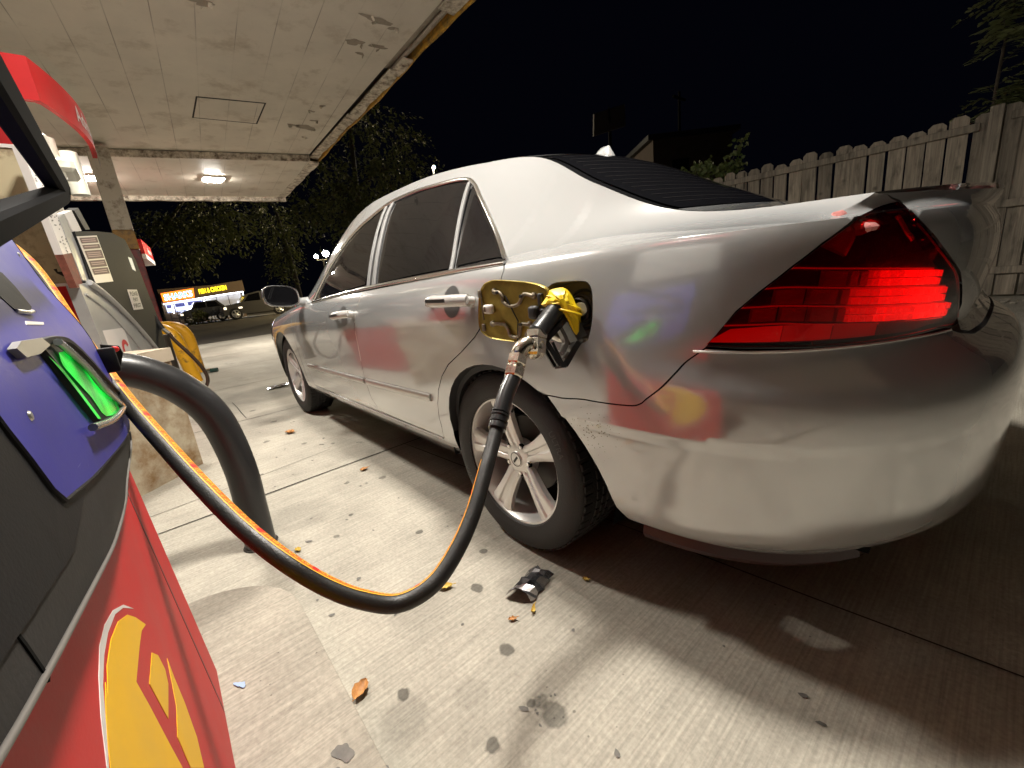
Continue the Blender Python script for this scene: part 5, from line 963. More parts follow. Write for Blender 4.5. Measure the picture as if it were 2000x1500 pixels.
def build_island_things():
    # bent pipe guard
    t = thing('bent_bollard', (.8, 1.534, 0), 'black bent pipe guard curving from the concrete towards the nearest pump', 'bollard'); mb = MB()
    pts = [Vector(p) for p in D['bollard']]; pts[0].z = -.02; pts += [Vector((.80, 1.83, .785)), Vector((.80, 1.92, .80)), Vector((.80, 2.2, .80))]
    mb.tube(spline(pts, 8), .054, 32); mb.build('pipe', mat('black pipe sleeve', (.022, .022, .023), rough=.34, noise=.12, nscale=6, bump=.04, bscale=120), t, smooth=60)
    mb = MB(); mb.lathe([(.062, -.0), (.060, .004), (.054, .006)], (.8, 1.534, 0), axis='z', n=28); mb.build('base_seal', M['joint'], t, smooth=40)
    # weathered box with a lid
    t = thing('weathered_box', (2.05, 1.85, 0), 'rust-stained white box with a timber lid standing between the two nearest pumps', 'box'); wd = mat('rusty white box paint', (.42, .36, .26), rough=.7, dirt=(.20, .105, .035), dirt_amt=.72, dirt_scale=4.5, noise=.22, nscale=6, bump=.15, bscale=40); lid = mat('weathered pale lid', (.50, .42, .32), rough=.75, dirt=(.2, .12, .06), dirt_amt=.5, dirt_scale=8)
    a = Vector((1.87, 1.905, 0)); b = Vector((2.128, 1.618, 0)); d = (b-a).normalized(); n_ = Vector((-d.y, d.x, 0)); n_ = n_ if n_.x > 0 else -n_
    a2 = a-d*.18; mb = MB(); mb.prism([a2, b, b+n_*.42, a2+n_*.42], (0, 0, .66)); bx = mb.build('box_body', wd, t, smooth=0)
    mb = MB(); e = .012; up = Vector((0, 0, .66)); mb.prism([a2+up-d*e-n_*e, b+up+d*e-n_*e, b+up+d*e+n_*.44, a2+up-d*e+n_*.44], (0, 0, .075)); mb.build('lid', lid, t, smooth=0)
    # yellow pipe guards
    ym = mat('yellow guard paint', (.72, .36, .012), rough=.42, dirt=(.10, .05, .02), dirt_amt=.35, dirt_scale=11, noise=.1, nscale=8)
    for i, (pts, lab, r_) in enumerate((([(6, 1.375, -.02), (6, 1.405, .2), (6, 1.43, .38), (6, 1.455, .56), (6.02, 1.50, .68), (6.1, 1.60, .74), (6.25, 1.8, .76)], 'thick yellow bent pipe guard nearest the black post', .078), ([(7, 1.255, -.02), (7, 1.262, .25), (7, 1.265, .5), (7.0, 1.30, .64), (7.02, 1.38, .72), (7.1, 1.55, .75), (7.2, 1.8, .75)], 'yellow bent pipe guard farther back, right of the hanging hose', .072))):
        t = thing('yellow_bollard', pts[0], lab, 'bollard', 'yellow pipe guards'); mb = MB(); mb.tube(spline(pts, 7), r_, 20); mb.build('pipe', ym, t, smooth=60)
    t = thing('black_post', (5.2, 1.585, 0), 'short black round post left of the yellow pipe guards', 'post'); mb = MB(); mb.lathe([(0, .70), (.055, .70), (.066, .69), (.066, 0)], (5.2, 1.59, 0), axis='z', n=20); mb.lathe([(.085, 0), (.085, .02), (.066, .03)], (5.2, 1.59, 0), axis='z', n=20); mb.build('post_body', mat('dark post', (.03, .022, .016), rough=.35, noise=.2, nscale=8), t, smooth=40)
    # hanging nozzle and its hose on the far side
    t = thing('hanging_nozzle', (3.8, 1.62, .9), 'black nozzle holstered head-up on the second pump', 'nozzle', 'fuel nozzles'); P = [Vector(p) for p in D['noz3']]; mb = MB(); mb.tube([P[0]+Vector((0, .03, .03)), P[0], P[1], P[2]], [.03, .042, .026, .018], 14); mb.tube([P[1]+Vector((0, .03, -.03)), P[1]+Vector((0, -.02, -.09)), P[2]+Vector((0, .03, -.03))], .008, 8); mb.build('nozzle_body', M['black'], t); mb = MB(); mb.tube([P[2], P[2]+Vector((0, -.03, -.045))], .016, 12); mb.build('swivel', M['satin'], t)
    t = thing('hanging_hose', (3.8, 1.4, .4), 'thin dark hose drooping from the holstered nozzle', 'hose', 'fuel hoses'); P = [Vector(p) for p in D['hose3']]+[Vector((3.8, 1.50, .16)), Vector((3.8, 1.62, .22)), Vector((3.8, 1.72, .5))]; P[0] = P[0]+Vector((0, -.03, -.045)); mb = MB(); mb.tube(spline(P, 8), .0155, 14); mb.build('hose_tube', mat('brown hose', (.035, .02, .012), rough=.4), t, smooth=60)
# ------------------------------------------------------------------ the silver saloon: panels cut from one skin S(s,v), roof/deck from T(u,w)
KV, KU = .66, .30                                        # metres per unit of v below / above the belt
def v2d(v): return v*KV if v <= 1 else KV+(v-1)*KU
def d2v(d): return np.where(d <= KV, d/KV, 1+(d-KV)/KU)
def S_n(s, v, side=1):
    s = np.asarray(s, float); v = np.asarray(v, float); e = .016
    def dv(a): return S(s, np.clip(v+a, 0, 2))
    eps = .02+.02*np.exp(-((v-1)/.12)**2)
    ds = S(s+e, v)-S(s-e, v); d2 = S(s, np.clip(v+eps, 0, 2))-S(s, np.clip(v-eps, 0, 2))
    n = np.cross(ds, d2); l = np.linalg.norm(n, axis=-1, keepdims=True); l[l < 1e-12] = 1; n = n/l
    P = S(s, v); c = P-np.array([1.2, 0, .6])
    flip = np.sign((n*np.stack([c[..., 0]*.15, c[..., 1], c[..., 2]*.6], -1)).sum(-1)); flip[flip == 0] = 1
    return n*flip[..., None]
def skin(poly, step=.03, holes=(), off=0., gap=.0, lines=(), mirror=False):
    """polygon in (s,v) -> verts, faces, normals on the body skin (left side); mirror=True adds the right side"""
    q = [(a, v2d(b)) for a, b in poly]
    if gap: q = inset(q, gap)
    hs = []
    for h in holes:
        hh = [(a, v2d(b)) for a, b in h]; hs.append(inset(hh, -gap) if gap else hh)
    pv, F = fill2d(q, step, hs, [[(a, v2d(b)) for a, b in l] for l in lines])
    s = np.array([p[0] for p in pv]); v = np.clip(d2v(np.array([p[1] for p in pv])), 0, 2)
    P = S(s, v); N = S_n(s, v); P = P+N*off
    Fo = []
    for f in F:
        a, b, c = (P[i] for i in f[:3]); g = np.cross(b-a, c-a)
        Fo.append(f if g @ N[f[0]] > 0 else f[::-1])
    return P, Fo, N
def flipy(P): Q = np.array(P, float).copy(); Q[:, 1] *= -1; return Q
def panel(name, polys, m, parent, side=1, both=False, **kw):
    mb = MB(); NN = []
    for poly, holes in polys:
        P, F, N = skin(poly, holes=holes, **kw)
        if side > 0 or both: mb.add(P, F); NN += list(N)
        if side < 0 or both: mb.add(flipy(P), [f[::-1] for f in F]); NN += list(flipy(N))
    return mb.build(name, m, parent, normals=NN)
def topgrid(u0, u1, w0, w1, nu, nw, off=0.):
    u, w = np.meshgrid(np.linspace(u0, u1, nu), np.linspace(w0, w1, nw), indexing='ij')
    P = T(u, w); e = .004
    du = T(u+e, w)-T(u-e, w); dw = T(u, w+e)-T(u, w-e); n = np.cross(du, dw); n /= np.linalg.norm(n, axis=-1, keepdims=True)
    n *= np.sign(n[..., 2:3]); P = P+n*off
    F = [(i*nw+j, (i+1)*nw+j, (i+1)*nw+j+1, i*nw+j+1) for i in range(nu-1) for j in range(nw-1)]
    return P.reshape(-1, 3), F, n.reshape(-1, 3)
def sv_path(path, n=10, lin=False):
    if lin: q = resamp([(a, b) for a, b in path], .03, False)
    else: q = [(p.x, p.y) for p in spline([(a, b, 0) for a, b in path], n)]
    s = np.array([a for a, b in q]); v = np.clip(np.array([b for a, b in q]), 0, 2)
    return S(s, v), S_n(s, v)
def ribbon(mb, path, wd, h, lin=False, n=8, side=1, off=-.002, mi=0, closed=False):
    """raised strip following a path on the skin; rounded section"""
    P, N = sv_path(path, n, lin); sec = [(-.5, 0), (-.5, .55), (-.36, .92), (0, 1), (.36, .92), (.5, .55), (.5, 0)]
    vs = []; k = len(sec)
    for i in range(len(P)):
        t = P[min(i+1, len(P)-1)]-P[max(i-1, 0)]; t /= np.linalg.norm(t)+1e-9; b = np.cross(N[i], t)
        for a, c in sec: q = P[i]+b*a*wd+N[i]*(c*h+off); vs.append((q[0], q[1]*side, q[2]))
    fs = [(i*k+j, i*k+j+1, (i+1)*k+j+1, (i+1)*k+j) for i in range(len(P)-1) for j in range(k-1)]
    fs += [tuple(range(k)), tuple(range((len(P)-1)*k+k-1, (len(P)-1)*k-1, -1))]
    mb.add(vs, fs, mi)

def car_paint(name, col):
    m = mat(name, col, rough=.3, metal=.42, coat=1.0, coat_r=.02, spec=.5)
    N, L = nodes(m); b = N['Principled BSDF']; tc = N.new('ShaderNodeTexCoord')
    n = N.new('ShaderNodeTexNoise'); n.inputs['Scale'].default_value = 2.5; n.inputs['Detail'].default_value = 6; L.new(tc.outputs['Object'], n.inputs['Vector'])
    mr = N.new('ShaderNodeMapRange'); mr.inputs[3].default_value = .11; mr.inputs[4].default_value = .17; L.new(n.outputs['Fac'], mr.inputs[0]); L.new(mr.outputs[0], b.inputs['Roughness'])
    mr = N.new('ShaderNodeMapRange'); mr.inputs[3].default_value = .02; mr.inputs[4].default_value = .05; L.new(n.outputs['Fac'], mr.inputs[0]); L.new(mr.outputs[0], b.inputs['Coat Roughness'])
    b.inputs['Coat IOR'].default_value = 1.6
    # peppered chips behind the rear wheel
    v = N.new('ShaderNodeTexVoronoi'); v.inputs['Scale'].default_value = 110; L.new(tc.outputs['Object'], v.inputs['Vector'])
    d = N.new('ShaderNodeVectorMath'); d.operation = 'DISTANCE'; d.inputs[1].default_value = (-.40, .88, .535); L.new(tc.outputs['Object'], d.inputs[0])
    a = N.new('ShaderNodeMapRange'); a.inputs[1].default_value = 0; a.inputs[2].default_value = .11; a.inputs[3].default_value = .30; a.inputs[4].default_value = 0; L.new(d.outputs['Value'], a.inputs[0])
    lt = N.new('ShaderNodeMath'); lt.operation = 'LESS_THAN'; L.new(v.outputs['Distance'], lt.inputs[0]); L.new(a.outputs[0], lt.inputs[1])
    mx = N.new('ShaderNodeMix'); mx.data_type = 'RGBA'; mx.inputs['A'].default_value = (*col, 1); mx.inputs['B'].default_value = (.12, .10, .08, 1)
    L.new(lt.outputs[0], mx.inputs['Factor']); L.new(mx.outputs['Result'], b.inputs['Base Color'])
    return m

M['paint'] = car_paint('silver paint', (.515, .525, .53))
M['glass'] = mat('tinted glass', (.006, .006, .007), rough=.012, spec=.45)
M['rearglass'] = mat('dark rear glass', (.006, .006, .007), rough=.03, spec=.5)
M['defrost'] = mat('defroster line', (.014, .012, .011), rough=.35)
M['chrome'] = mat('bright trim', (.75, .74, .72), rough=.16, metal=1)
M['handle'] = mat('bright silver handle', (.66, .65, .63), rough=.25, metal=.35, coat=.8)
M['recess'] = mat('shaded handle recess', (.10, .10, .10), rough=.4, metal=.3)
M['pillar'] = mat('dull pillar trim', (.17, .168, .165), rough=.5, spec=.3)
M['satin'] = mat('satin silver trim', (.55, .54, .52), rough=.32, metal=.8)
M['blackgloss'] = mat('gloss black trim', (.012, .012, .013), rough=.12, coat=.5)
M['black'] = mat('black plastic', (.018, .018, .019), rough=.5)
M['void'] = mat('dark interior', (.004, .004, .004), rough=.9, spec=.1)
M['rubber'] = mat('tyre rubber', (.016, .015, .015), rough=.62, noise=.35, nscale=14, bump=.15, bscale=160)
M['alloy'] = mat('silver alloy', (.74, .73, .71), rough=.34, metal=.6, coat=.3, coat_r=.1)
M['brake'] = mat('brake iron', (.10, .09, .085), rough=.5, metal=.7)
M['valance'] = mat('dark maroon plastic', (.045, .022, .022), rough=.35)
# lamp materials
def lens_mat():
    m = bpy.data.materials.new('red lens'); m.use_nodes = True; N, L = nodes(m); b = N['Principled BSDF']; N.remove(b)
    tr = N.new('ShaderNodeBsdfTransparent'); tr.inputs[0].default_value = (.80, .014, .016, 1)
    gl = N.new('ShaderNodeBsdfGlossy'); gl.inputs['Roughness'].default_value = .03; gl.inputs[0].default_value = (1, 1, 1, 1)
    fr = N.new('ShaderNodeFresnel'); fr.inputs[0].default_value = 1.45; mx = N.new('ShaderNodeMixShader')
    L.new(fr.outputs[0], mx.inputs[0]); L.new(tr.outputs[0], mx.inputs[1]); L.new(gl.outputs[0], mx.inputs[2]); L.new(mx.outputs[0], N['Material Output'].inputs[0]); return m
M['lens'] = lens_mat()
M['lampdark'] = mat('lamp housing', (.10, .022, .022), rough=.3, metal=.2, bump=.3, bscale=90)
M['lampbrick'] = mat('lamp reflector', (.75, .30, .28), rough=.22, metal=.25, bump=.25, bscale=220)
for k, es_ in enumerate((.22, .45, .80)): M['lampled%d' % k] = mat('lamp led cell', (.9, .25, .2), rough=.15, metal=.6, emit=(1, .05, .04), es=es_, bump=.6, bscale=200)
M['lamprib'] = mat('lit lamp rib', (.9, .3, .25), rough=.2, emit=(1, .05, .04), es=.10)
M['lampbrick4'] = mat('lower band', (.8, .08, .06), rough=.25, metal=.2, emit=(1, .02, .02), es=.10)  # glow and colour step down over the bands, a painted brightness gradient
M['lampbrick3'] = mat('mid lower band', (.75, .08, .06), rough=.25, metal=.2, emit=(1, .02, .02), es=.05)
M['lampbrick2'] = mat('dark lower band', (.35, .05, .05), rough=.3, metal=.3)
M['reflex'] = mat('reflex reflector with glow', (.85, .08, .06), rough=.22, metal=.25, emit=(1, .02, .02), es=.16, bump=.2, bscale=600)  # small glow stands in for light thrown back by the reflector

def sv_smooth(pts, n=5, closed=False): return [(p.x, p.y) for p in spline([(a, b, 0) for a, b in (pts+[pts[0]] if closed else pts)], n)][:(-1 if closed else None)]
def build_car():
    car = thing('parked_car', (1.2, 0, 0), 'silver four-door saloon with tinted windows refuelling at the pump', 'car')
    g = .0016
    arch = D['S_arch']; seam = D['S_seam']; lamp = D['S_lamp']; gapl = D['S_lidgap']; rdc = D['S_reardoor_cut']; dg = D['S_door_gap']
    fcut = [(2.30, 1.0), (2.462, .90), (2.487, .80), (2.482, .63), (2.489, .40), (2.466, .145)]
    NA = min(range(len(arch)), key=lambda i: (arch[i][0]-seam[0][0])**2+(arch[i][1]-seam[0][1])**2); arch[NA] = seam[0]; NT = 13
    D['S_hole'] = sv_smooth(D['S_hole'], 4, True); D['S_dlo_top'] = sv_smooth(D['S_dlo_top'], 4); D['S_seam'] = seam = sv_smooth(seam, 4)
    # ---- side opening (doors + glass) as one hole in the shell
    opening = [(.2208, 1.0098)]+D['S_dlo_top']+[(2.2, 1.0)]+fcut+[(1.31, .132), (.7046, .1323)]+rdc[::-1][1:-1]
    lamp_up = lamp[:NT]                                   # tip .. inner top corner
    body = [(2.60, 0.0), (.645, 0.0), (.618, .10)]+arch[:NA]+seam+lamp_up[1:]+[gapl[1], gapl[0]]
    body += [(s, 2.0) for s in (-.55, -.5, -.16, .43, 1.0, 1.6, 2.3, 2.60)]
    hole = D['S_hole']
    panel('body', [(body, [opening, hole])], M['paint'], car, both=True, step=.0125, gap=g)
    # front wing with its wheel arch
    zb = lambda u: float(zbelt(u)); z0 = lambda u: float(zlow(u))
    wa = []
    for k in range(25):
        a = math.pi*k/24; u = 2.74+.365*math.cos(a); z = .325+.365*math.sin(a); wa.append((u-XC, max(0, (z-z0(u))/(zb(u)-z0(u)))))
    wing = [(2.60, 0.0)]+[(x, v) for x, v in reversed([q for q in wa])][0:0]
    wl = [q for q in wa[::-1]]                            # rear edge -> front edge
    wing = [(2.604, 0.)]+[(wl[0][0], 0.)]+wl+[(wl[-1][0], 0.), (4.1, 0), (4.1, 2.0), (2.604, 2.0)]
    panel('front_wing', [(wing, [])], M['paint'], car, side=1, step=.035, gap=.0)
    panel('front_wing', [(wing, [])], M['paint'], car, side=-1, step=.05, gap=.0)
    # doors
    rear = [(.2208, .997)]+rdc[1:]+[(1.3096, .1386)]+dg[::-1][1:]+[(1.262, .997)]
    front = [(1.262, .997)]+dg+fcut[::-1]
    glass_base = D['S_dlo_top']+[(2.12, 1.0), (1.6, 1.0), (1.1, 1.0), (.6, 1.0), (.225, 1.0)]
    for sd in (1, -1):
        st = .02 if sd > 0 else .05
        dr = panel('rear_door', [(rear, [])], M['paint'], car, side=sd, step=st, gap=g)
        df = panel('front_door', [(front, [])], M['paint'], car, side=sd, step=st, gap=g)
        for d_, path, cup, key in ((dr, [(.345, .872), (.47, .874), (.592, .880)], (.463, .874), 0), (df, [(1.36, .858), (1.49, .852), (1.61, .846)], (1.49, .85), 1)):
            P, F, N = skin([(cup[0]+.050*math.cos(a), cup[1]+.070*math.sin(a)) for a in np.linspace(0, 6.28, 28, endpoint=False)], step=.02, off=.0012)
            mb = MB(); mb.add(P if sd > 0 else flipy(P), F if sd > 0 else [f[::-1] for f in F]); mb.build('handle_recess', M['recess'], d_)
            # bar handle standing 3.5 cm proud with feet
            Pp, Nn = sv_path(path, 6); mb = MB(); vs = []; k = 10
            nn_ = len(Pp)
            for i in range(nn_):
                f = i/(nn_-1); lift = .034*min(1, .45+2.6*min(f, 1-f)); hgt = .0205-.002*abs(f-.5)
                t = Pp[min(i+1, nn_-1)]-Pp[max(i-1, 0)]; t /= np.linalg.norm(t); b = np.cross(Nn[i], t)
                for a in range(k):
                    an = 2*math.pi*a/k; q = Pp[i]+Nn[i]*(lift+.014*math.cos(an))+b*hgt*math.sin(an); vs.append((q[0], q[1]*sd, q[2]))
            mb.add(vs, [(i*k+a, i*k+(a+1) % k, (i+1)*k+(a+1) % k, (i+1)*k+a) for i in range(nn_-1) for a in range(k)]+[tuple(range(k)), tuple((nn_-1)*k+a for a in range(k))])
            for f0 in (0, nn_-1):
                a = Pp[f0]+Nn[f0]*-.004; b = Pp[f0]+Nn[f0]*.024; mb.tube([(a[0], a[1]*sd, a[2]), (b[0], b[1]*sd, b[2])], .013, 10)
            mb.build('handle', M['handle'], d_, smooth=50)
            mb = MB(); pa = path[1:] if not key else path[:2]
            i0, i1 = int(nn_*.38), int(nn_*.86)
            vs = []
            for i in range(i0, i1):
                q = Pp[i]+Nn[i]*.0486; vs += [(q[0], q[1]*sd, q[2]-.006), (q[0], q[1]*sd, q[2]+.006)]
            mb.add(vs, [(2*i, 2*i+1, 2*i+3, 2*i+2) for i in range(i1-i0-1)]); mb.build('grip_pad', M['black'], d_)
        mp = [(a, (t[1]+b)/2) for (a, t, b) in ((2.44, (0, .393), .349), (1.9, (0, .388), .349), (1.40, (0, .3845), .351))]
        mb = MB(); ribbon(mb, mp, .030, .013, side=sd); mb.build('side_moulding', M['satin'], df, smooth=50)
        mb = MB(); ribbon(mb, [(1.372, .368), (1.05, .3705), (.7185, .3745)], .030, .013, side=sd); mb.build('side_moulding', M['satin'], dr, smooth=50)
        # glass band, panes, trims
        panel('window_surround', [(glass_base, [])], M['blackgloss'], car, side=sd, step=.03, off=-.006)
        for nm, key in (('front_door_window', 'S_g_front'), ('rear_door_window', 'S_g_rear'), ('quarter_window', 'S_g_quarter')):
            panel(nm, [(D[key], [])], M['glass'], car, side=sd, step=.03, off=-.002)
        mb = MB(); ribbon(mb, D['S_dlo_top'], .017, .009, n=6, side=sd, off=-.004); mb.build('window_trim', M['chrome'], car, smooth=50)
        mb = MB(); ribbon(mb, [(2.13, 1.004), (1.65, 1.015), (1.11, 1.018), (.58, 1.012), (.224, 1.016)], .017, .010, side=sd, off=-.003); mb.build('belt_trim', M['chrome'], car, smooth=50)
        mb = MB(); ribbon(mb, [(.697, 1.815), (.675, 1.70), (.605, 1.385), (.5175, 1.03)], .016, .008, side=sd, off=-.004); mb.build('window_divider', M['pillar'], car, smooth=50)
        mb = MB(); ribbon(mb, [(1.375, 1.83), (1.36, 1.7), (1.30, 1.385), (1.232, 1.03)], .028, .006, side=sd, off=-.005, n=6); ribbon(mb, [(1.31, 1.84), (1.30, 1.7), (1.235, 1.385), (1.165, 1.03)], .03, .008, side=sd, off=-.005, n=6)
        mb.build('door_pillar', M['pillar'], car, smooth=50)
    # sill lip
    for sd in (1, -1):
        mb = MB(); ribbon(mb, [(2.44, .125), (1.6, .122), (.72, .121)], .012, .006, side=sd, off=-.003); mb.build('sill_strip', M['paint'], car, smooth=50)
    # rear bumper
    bt = [(-.378, .692), (-.483, .692), (-.600, .690), (-.707, .687), (-.849, .678), (-1.03, .659), (-1.06, .640), (-1.113, .625), (-1.25, .621), (-LR+.0, .621)]
    bump = seam+bt[1:]+[(-LR, 0.0), (-1.0, 0), (-.6, 0), (-.20, 0.0)]+arch[NA:][::-1][:-1]
    panel('rear_bumper', [(bump, [])], M['paint'], car, both=True, step=.0125, gap=g)
    bumper = car.children[-1]
    for sd in (1, -1):
        mb = MB(); ribbon(mb, [(a-.004, b-.006) for a, b in bt[:6]], .005, .004, side=sd, off=-.001); mb.build('bumper_highlight_strip', M['handle'], bumper, smooth=60)  # thin bright strip added to catch light as the bumper-top highlight
    # under-edge of the bumper turning inwards, and the hanging dark strip
    mb = MB()
    for sd in (1, -1):
        s = np.linspace(-LR, -.2, 60); P = S(s, np.zeros(60)); N = S_n(s, np.zeros(60))
        Q = P-N*[.06, .06, 0]; Q[:, 2] = P[:, 2]-.004
        vs = [(p[0], p[1]*sd, p[2]) for p in np.concatenate([P, Q])]
        mb.add(vs, [(i, i+1, i+61, i+60) for i in range(59)])
    mb.build('bumper_lip', M['paint'], bumper)
    mb = MB(); s = np.linspace(-.235, -.76, 40); P = S(s, np.zeros(40)); N = S_n(s, np.zeros(40)); vs = []
    for i in range(40):
        f = i/39; inn = P[i]-N[i]*[.035, .035, 0]; vs += [(inn[0], inn[1], P[i][2]-.006), (inn[0]+N[i][0]*.012, inn[1]+N[i][1]*.012, P[i][2]-.04+.004*f), (inn[0], inn[1], P[i][2]-.058+.012*f), (inn[0]-.01, inn[1]-.03, P[i][2]-.058+.012*f)]
    mb.add(vs, [(4*i+j, 4*i+j+1, 4*i+j+5, 4*i+j+4) for i in range(39) for j in range(3)]); mb.build('mud_strip', M['valance'], car)
    # boot lid: rear face + deck
    lid = [(gapl[0][0]-.004, 2.0)]+gapl[1:]+[(-1.113, .630), (-1.25, .626), (-LR, .626), (-LR, 2.0)]
    mb = MB(); NN = []
    P, F, N = skin(lid, step=.022, gap=g)
    # outward normals on the rear face
    mb.add(P, F); NN += list(N); mb.add(flipy(P), [f[::-1] for f in F]); NN += list(flipy(N))
    P, F, N = topgrid(-.8602, -.475, -.990, .990, 14, 40); mb.add(P, F); NN += list(N)
    lidob = mb.build('boot_lid', M['paint'], car, normals=NN)
    # tail lamps
    for sd in (1, -1):
        lens = panel('tail_lamp', [(lamp, [])], M['lens'], car, side=sd, step=.022, gap=.003, off=.001)
        if sd < 0: lens['label'] = 'right tail lamp seen across the boot lid'
        P, F, N = skin(lamp, step=.03, gap=.004); Q = P-N*.022
        mb = MB(); mb.add(Q if sd > 0 else flipy(Q), F if sd > 0 else [f[::-1] for f in F]); mb.build('lamp_housing', M['lampdark'], lens, fix=False)
        mb = MB(); ribbon(mb, lamp+[lamp[0]], .005, .003, n=4, side=sd, off=-.004); mb.build('lamp_gasket', M['blackgloss'] if sd > 0 else M['lampdark'], lens)
        inn = [(a, b*KV) for a, b in inset([(a, b*KV) for a, b in lamp], .010)]; inn = [(a, b/KV/KV) for a, b in inn]
        def clip_ok(s0, s1, v0, v1): return all(pip(a, b-.14*max(0, -.55-a), inn) for a in (s0, s1) for b in (v0, v1))
        def brick(mb, s0, s1, v0, v1, dep, h):
            tl = lambda s: -.14*max(0, -.55-s)
            q = [(s0, v0+tl(s0)), (s1, v0+tl(s1)), (s1, v1+tl(s1)), (s0, v1+tl(s0))]
            s = np.array([a for a, b in q]); v = np.array([b for a, b in q]); P = S(s, v); N = S_n(s, v); A = P-N*dep; B = P-N*(dep-h); c = B.mean(0); B = c+(B-c)*.86
            vs = np.concatenate([A, B]); vs = vs if sd > 0 else flipy(vs)
            mb.add(vs, [(4, 5, 6, 7), (0, 1, 5, 4), (1, 2, 6, 5), (2, 3, 7, 6), (3, 0, 4, 7)])
        rows = [(.762, .800), (.806, .846), (.852, .892)]
        mbr = MB(); led = [MB(), MB(), MB()]; rib = MB()
        rnd = random.Random(3)
        for r, (v0, v1) in enumerate(rows):
            s = -.425-(0, .030, .012)[r]
            while s > -1.03:
                wd = (.060 if s > -.66 else .0225) if r != 1 or s < -.66 else .070
                if clip_ok(s, s-wd+.003, v0, v1):
                    if s < -.665-.02*r:
                        vm = (v0+v1)/2
                        for a, b in ((v0, vm-.001), (vm+.001, v1)): brick(led[0 if s > -.74 else (1 if s > -.86+.03*r else 2)], s, s-wd+.003, a, b, .020-.003*rnd.random(), .008+.004*rnd.random())
                    else: brick(mbr, s, s-wd+.003, v0, v1, .020, .008)
                s -= wd
        mbr.build('reflector_cells', M['lampbrick'], lens, smooth=0)
        for k in range(3): led[k].build('led_cells', M['lampled%d' % k], lens, smooth=0)
        tl = lambda s: -.14*max(0, -.55-s)
        for v_, s0, s1 in ((.757, -.42, -1.015), (.803, -.45, -1.0), (.849, -.50, -.975), (.896, -.53, -.90)): ribbon(rib, [(a, v_+tl(a)) for a in np.linspace(s0, s1, 14)], .003, .003, side=sd, off=-.011)
        rib.build('reflector_rib', M['lamprib'], lens, smooth=0)
        for (poly, key, nm) in (([(-.405, .712), (-.45, .748), (-.52, .752), (-.555, .752), (-.555, .710), (-.50, .711)], 'reflex', 'reflex_strip'), ([(-.556, .752), (-.60, .750), (-.656, .744), (-.656, .706), (-.60, .708), (-.556, .710)], 'lampbrick4', 'lower_band'), ([(-.658, .744), (-.76, .731), (-.76, .699), (-.658, .705)], 'lampbrick3', 'lower_band'), ([(-.763, .731), (-.88, .714), (-1.0, .695), (-1.0, .690), (-.85, .690), (-.763, .698)], 'lampbrick2', 'lower_band')):
            mb = MB(); P, F, N = skin(poly, step=.02); Q = P-N*.006
            mb.add(Q if sd > 0 else flipy(Q), F if sd > 0 else [f[::-1] for f in F]); mb.build(nm, M[key], lens, fix=False)
        mb = MB(); ribbon(mb, [(-.78, 1.15), (-.80, .98), (-.825, .93)], .008, .004, side=sd, off=-.016); ribbon(mb, [(-.63, .93), (-.68, 1.05), (-.69, 1.2)], .05, .012, side=sd, off=-.021); mb.build('bulb_reflector', M['lampbrick'], lens, smooth=50)
    # roof, screens, bonnet
    P, F, N = topgrid(.135, 1.29, -1, 1, 30, 26); mb = MB(); mb.add(P, F); mb.build('roof', M['paint'], car, normals=N)
    P, F, N = topgrid(1.295, 2.09, -1, 1, 20, 20, -.003); mb = MB(); mb.add(P, F); mb.build('windscreen', M['glass'], car, normals=N)
    P, F, N = topgrid(2.095, 3.62, -1, 1, 24, 16); mb = MB(); mb.add(P, F); mb.build('bonnet', M['paint'], car, normals=N)
    P, F, N = topgrid(-.49, .133, -1, 1, 24, 24, -.006); mb = MB(); mb.add(P, F); rg = mb.build('rear_window_frame', M['blackgloss'], car, normals=N)
    P, F, N = topgrid(-.455, .115, -.93, .93, 24, 24, -.001); mb = MB(); mb.add(P, F); mb.build('rear_window', M['rearglass'], car, normals=N)
    mb = MB()
    for k in range(14):
        u0 = -.40+.036*k; vs = []
        for w_ in np.linspace(-.86, .86, 30): vs += [tuple(T(np.array([u0]), np.array([w_]))[0]+[0, 0, .0012]), tuple(T(np.array([u0+.0018]), np.array([w_]))[0]+[0, 0, .0012])]
        mb.add(vs, [(2*i, 2*i+1, 2*i+3, 2*i+2) for i in range(29)])
    mb.build('defroster_lines', M['defrost'], car.children[-1], smooth=0)
    # shark fin antenna
    mb = MB(); vs = []; a0 = T(np.array([.215]), np.array([0.]))[0]
    for j, (f, wd) in enumerate(((0, 1), (.35, .85), (.7, .5), (1, .12))):
        for k in range(14):
            a = 2*math.pi*k/14; vs.append((a0[0]+.062*math.cos(a)*(1-.62*f)-.012*f, .030*math.sin(a)*wd, a0[2]-.004+.042*f+.014*math.cos(a)*(1-f)*.3))
    mb.add(vs, [(j*14+k, j*14+(k+1) % 14, (j+1)*14+(k+1) % 14, (j+1)*14+k) for j in range(3) for k in range(14)]+[tuple(42+k for k in range(14))]); mb.build('antenna_fin', M['paint'], car, smooth=60)
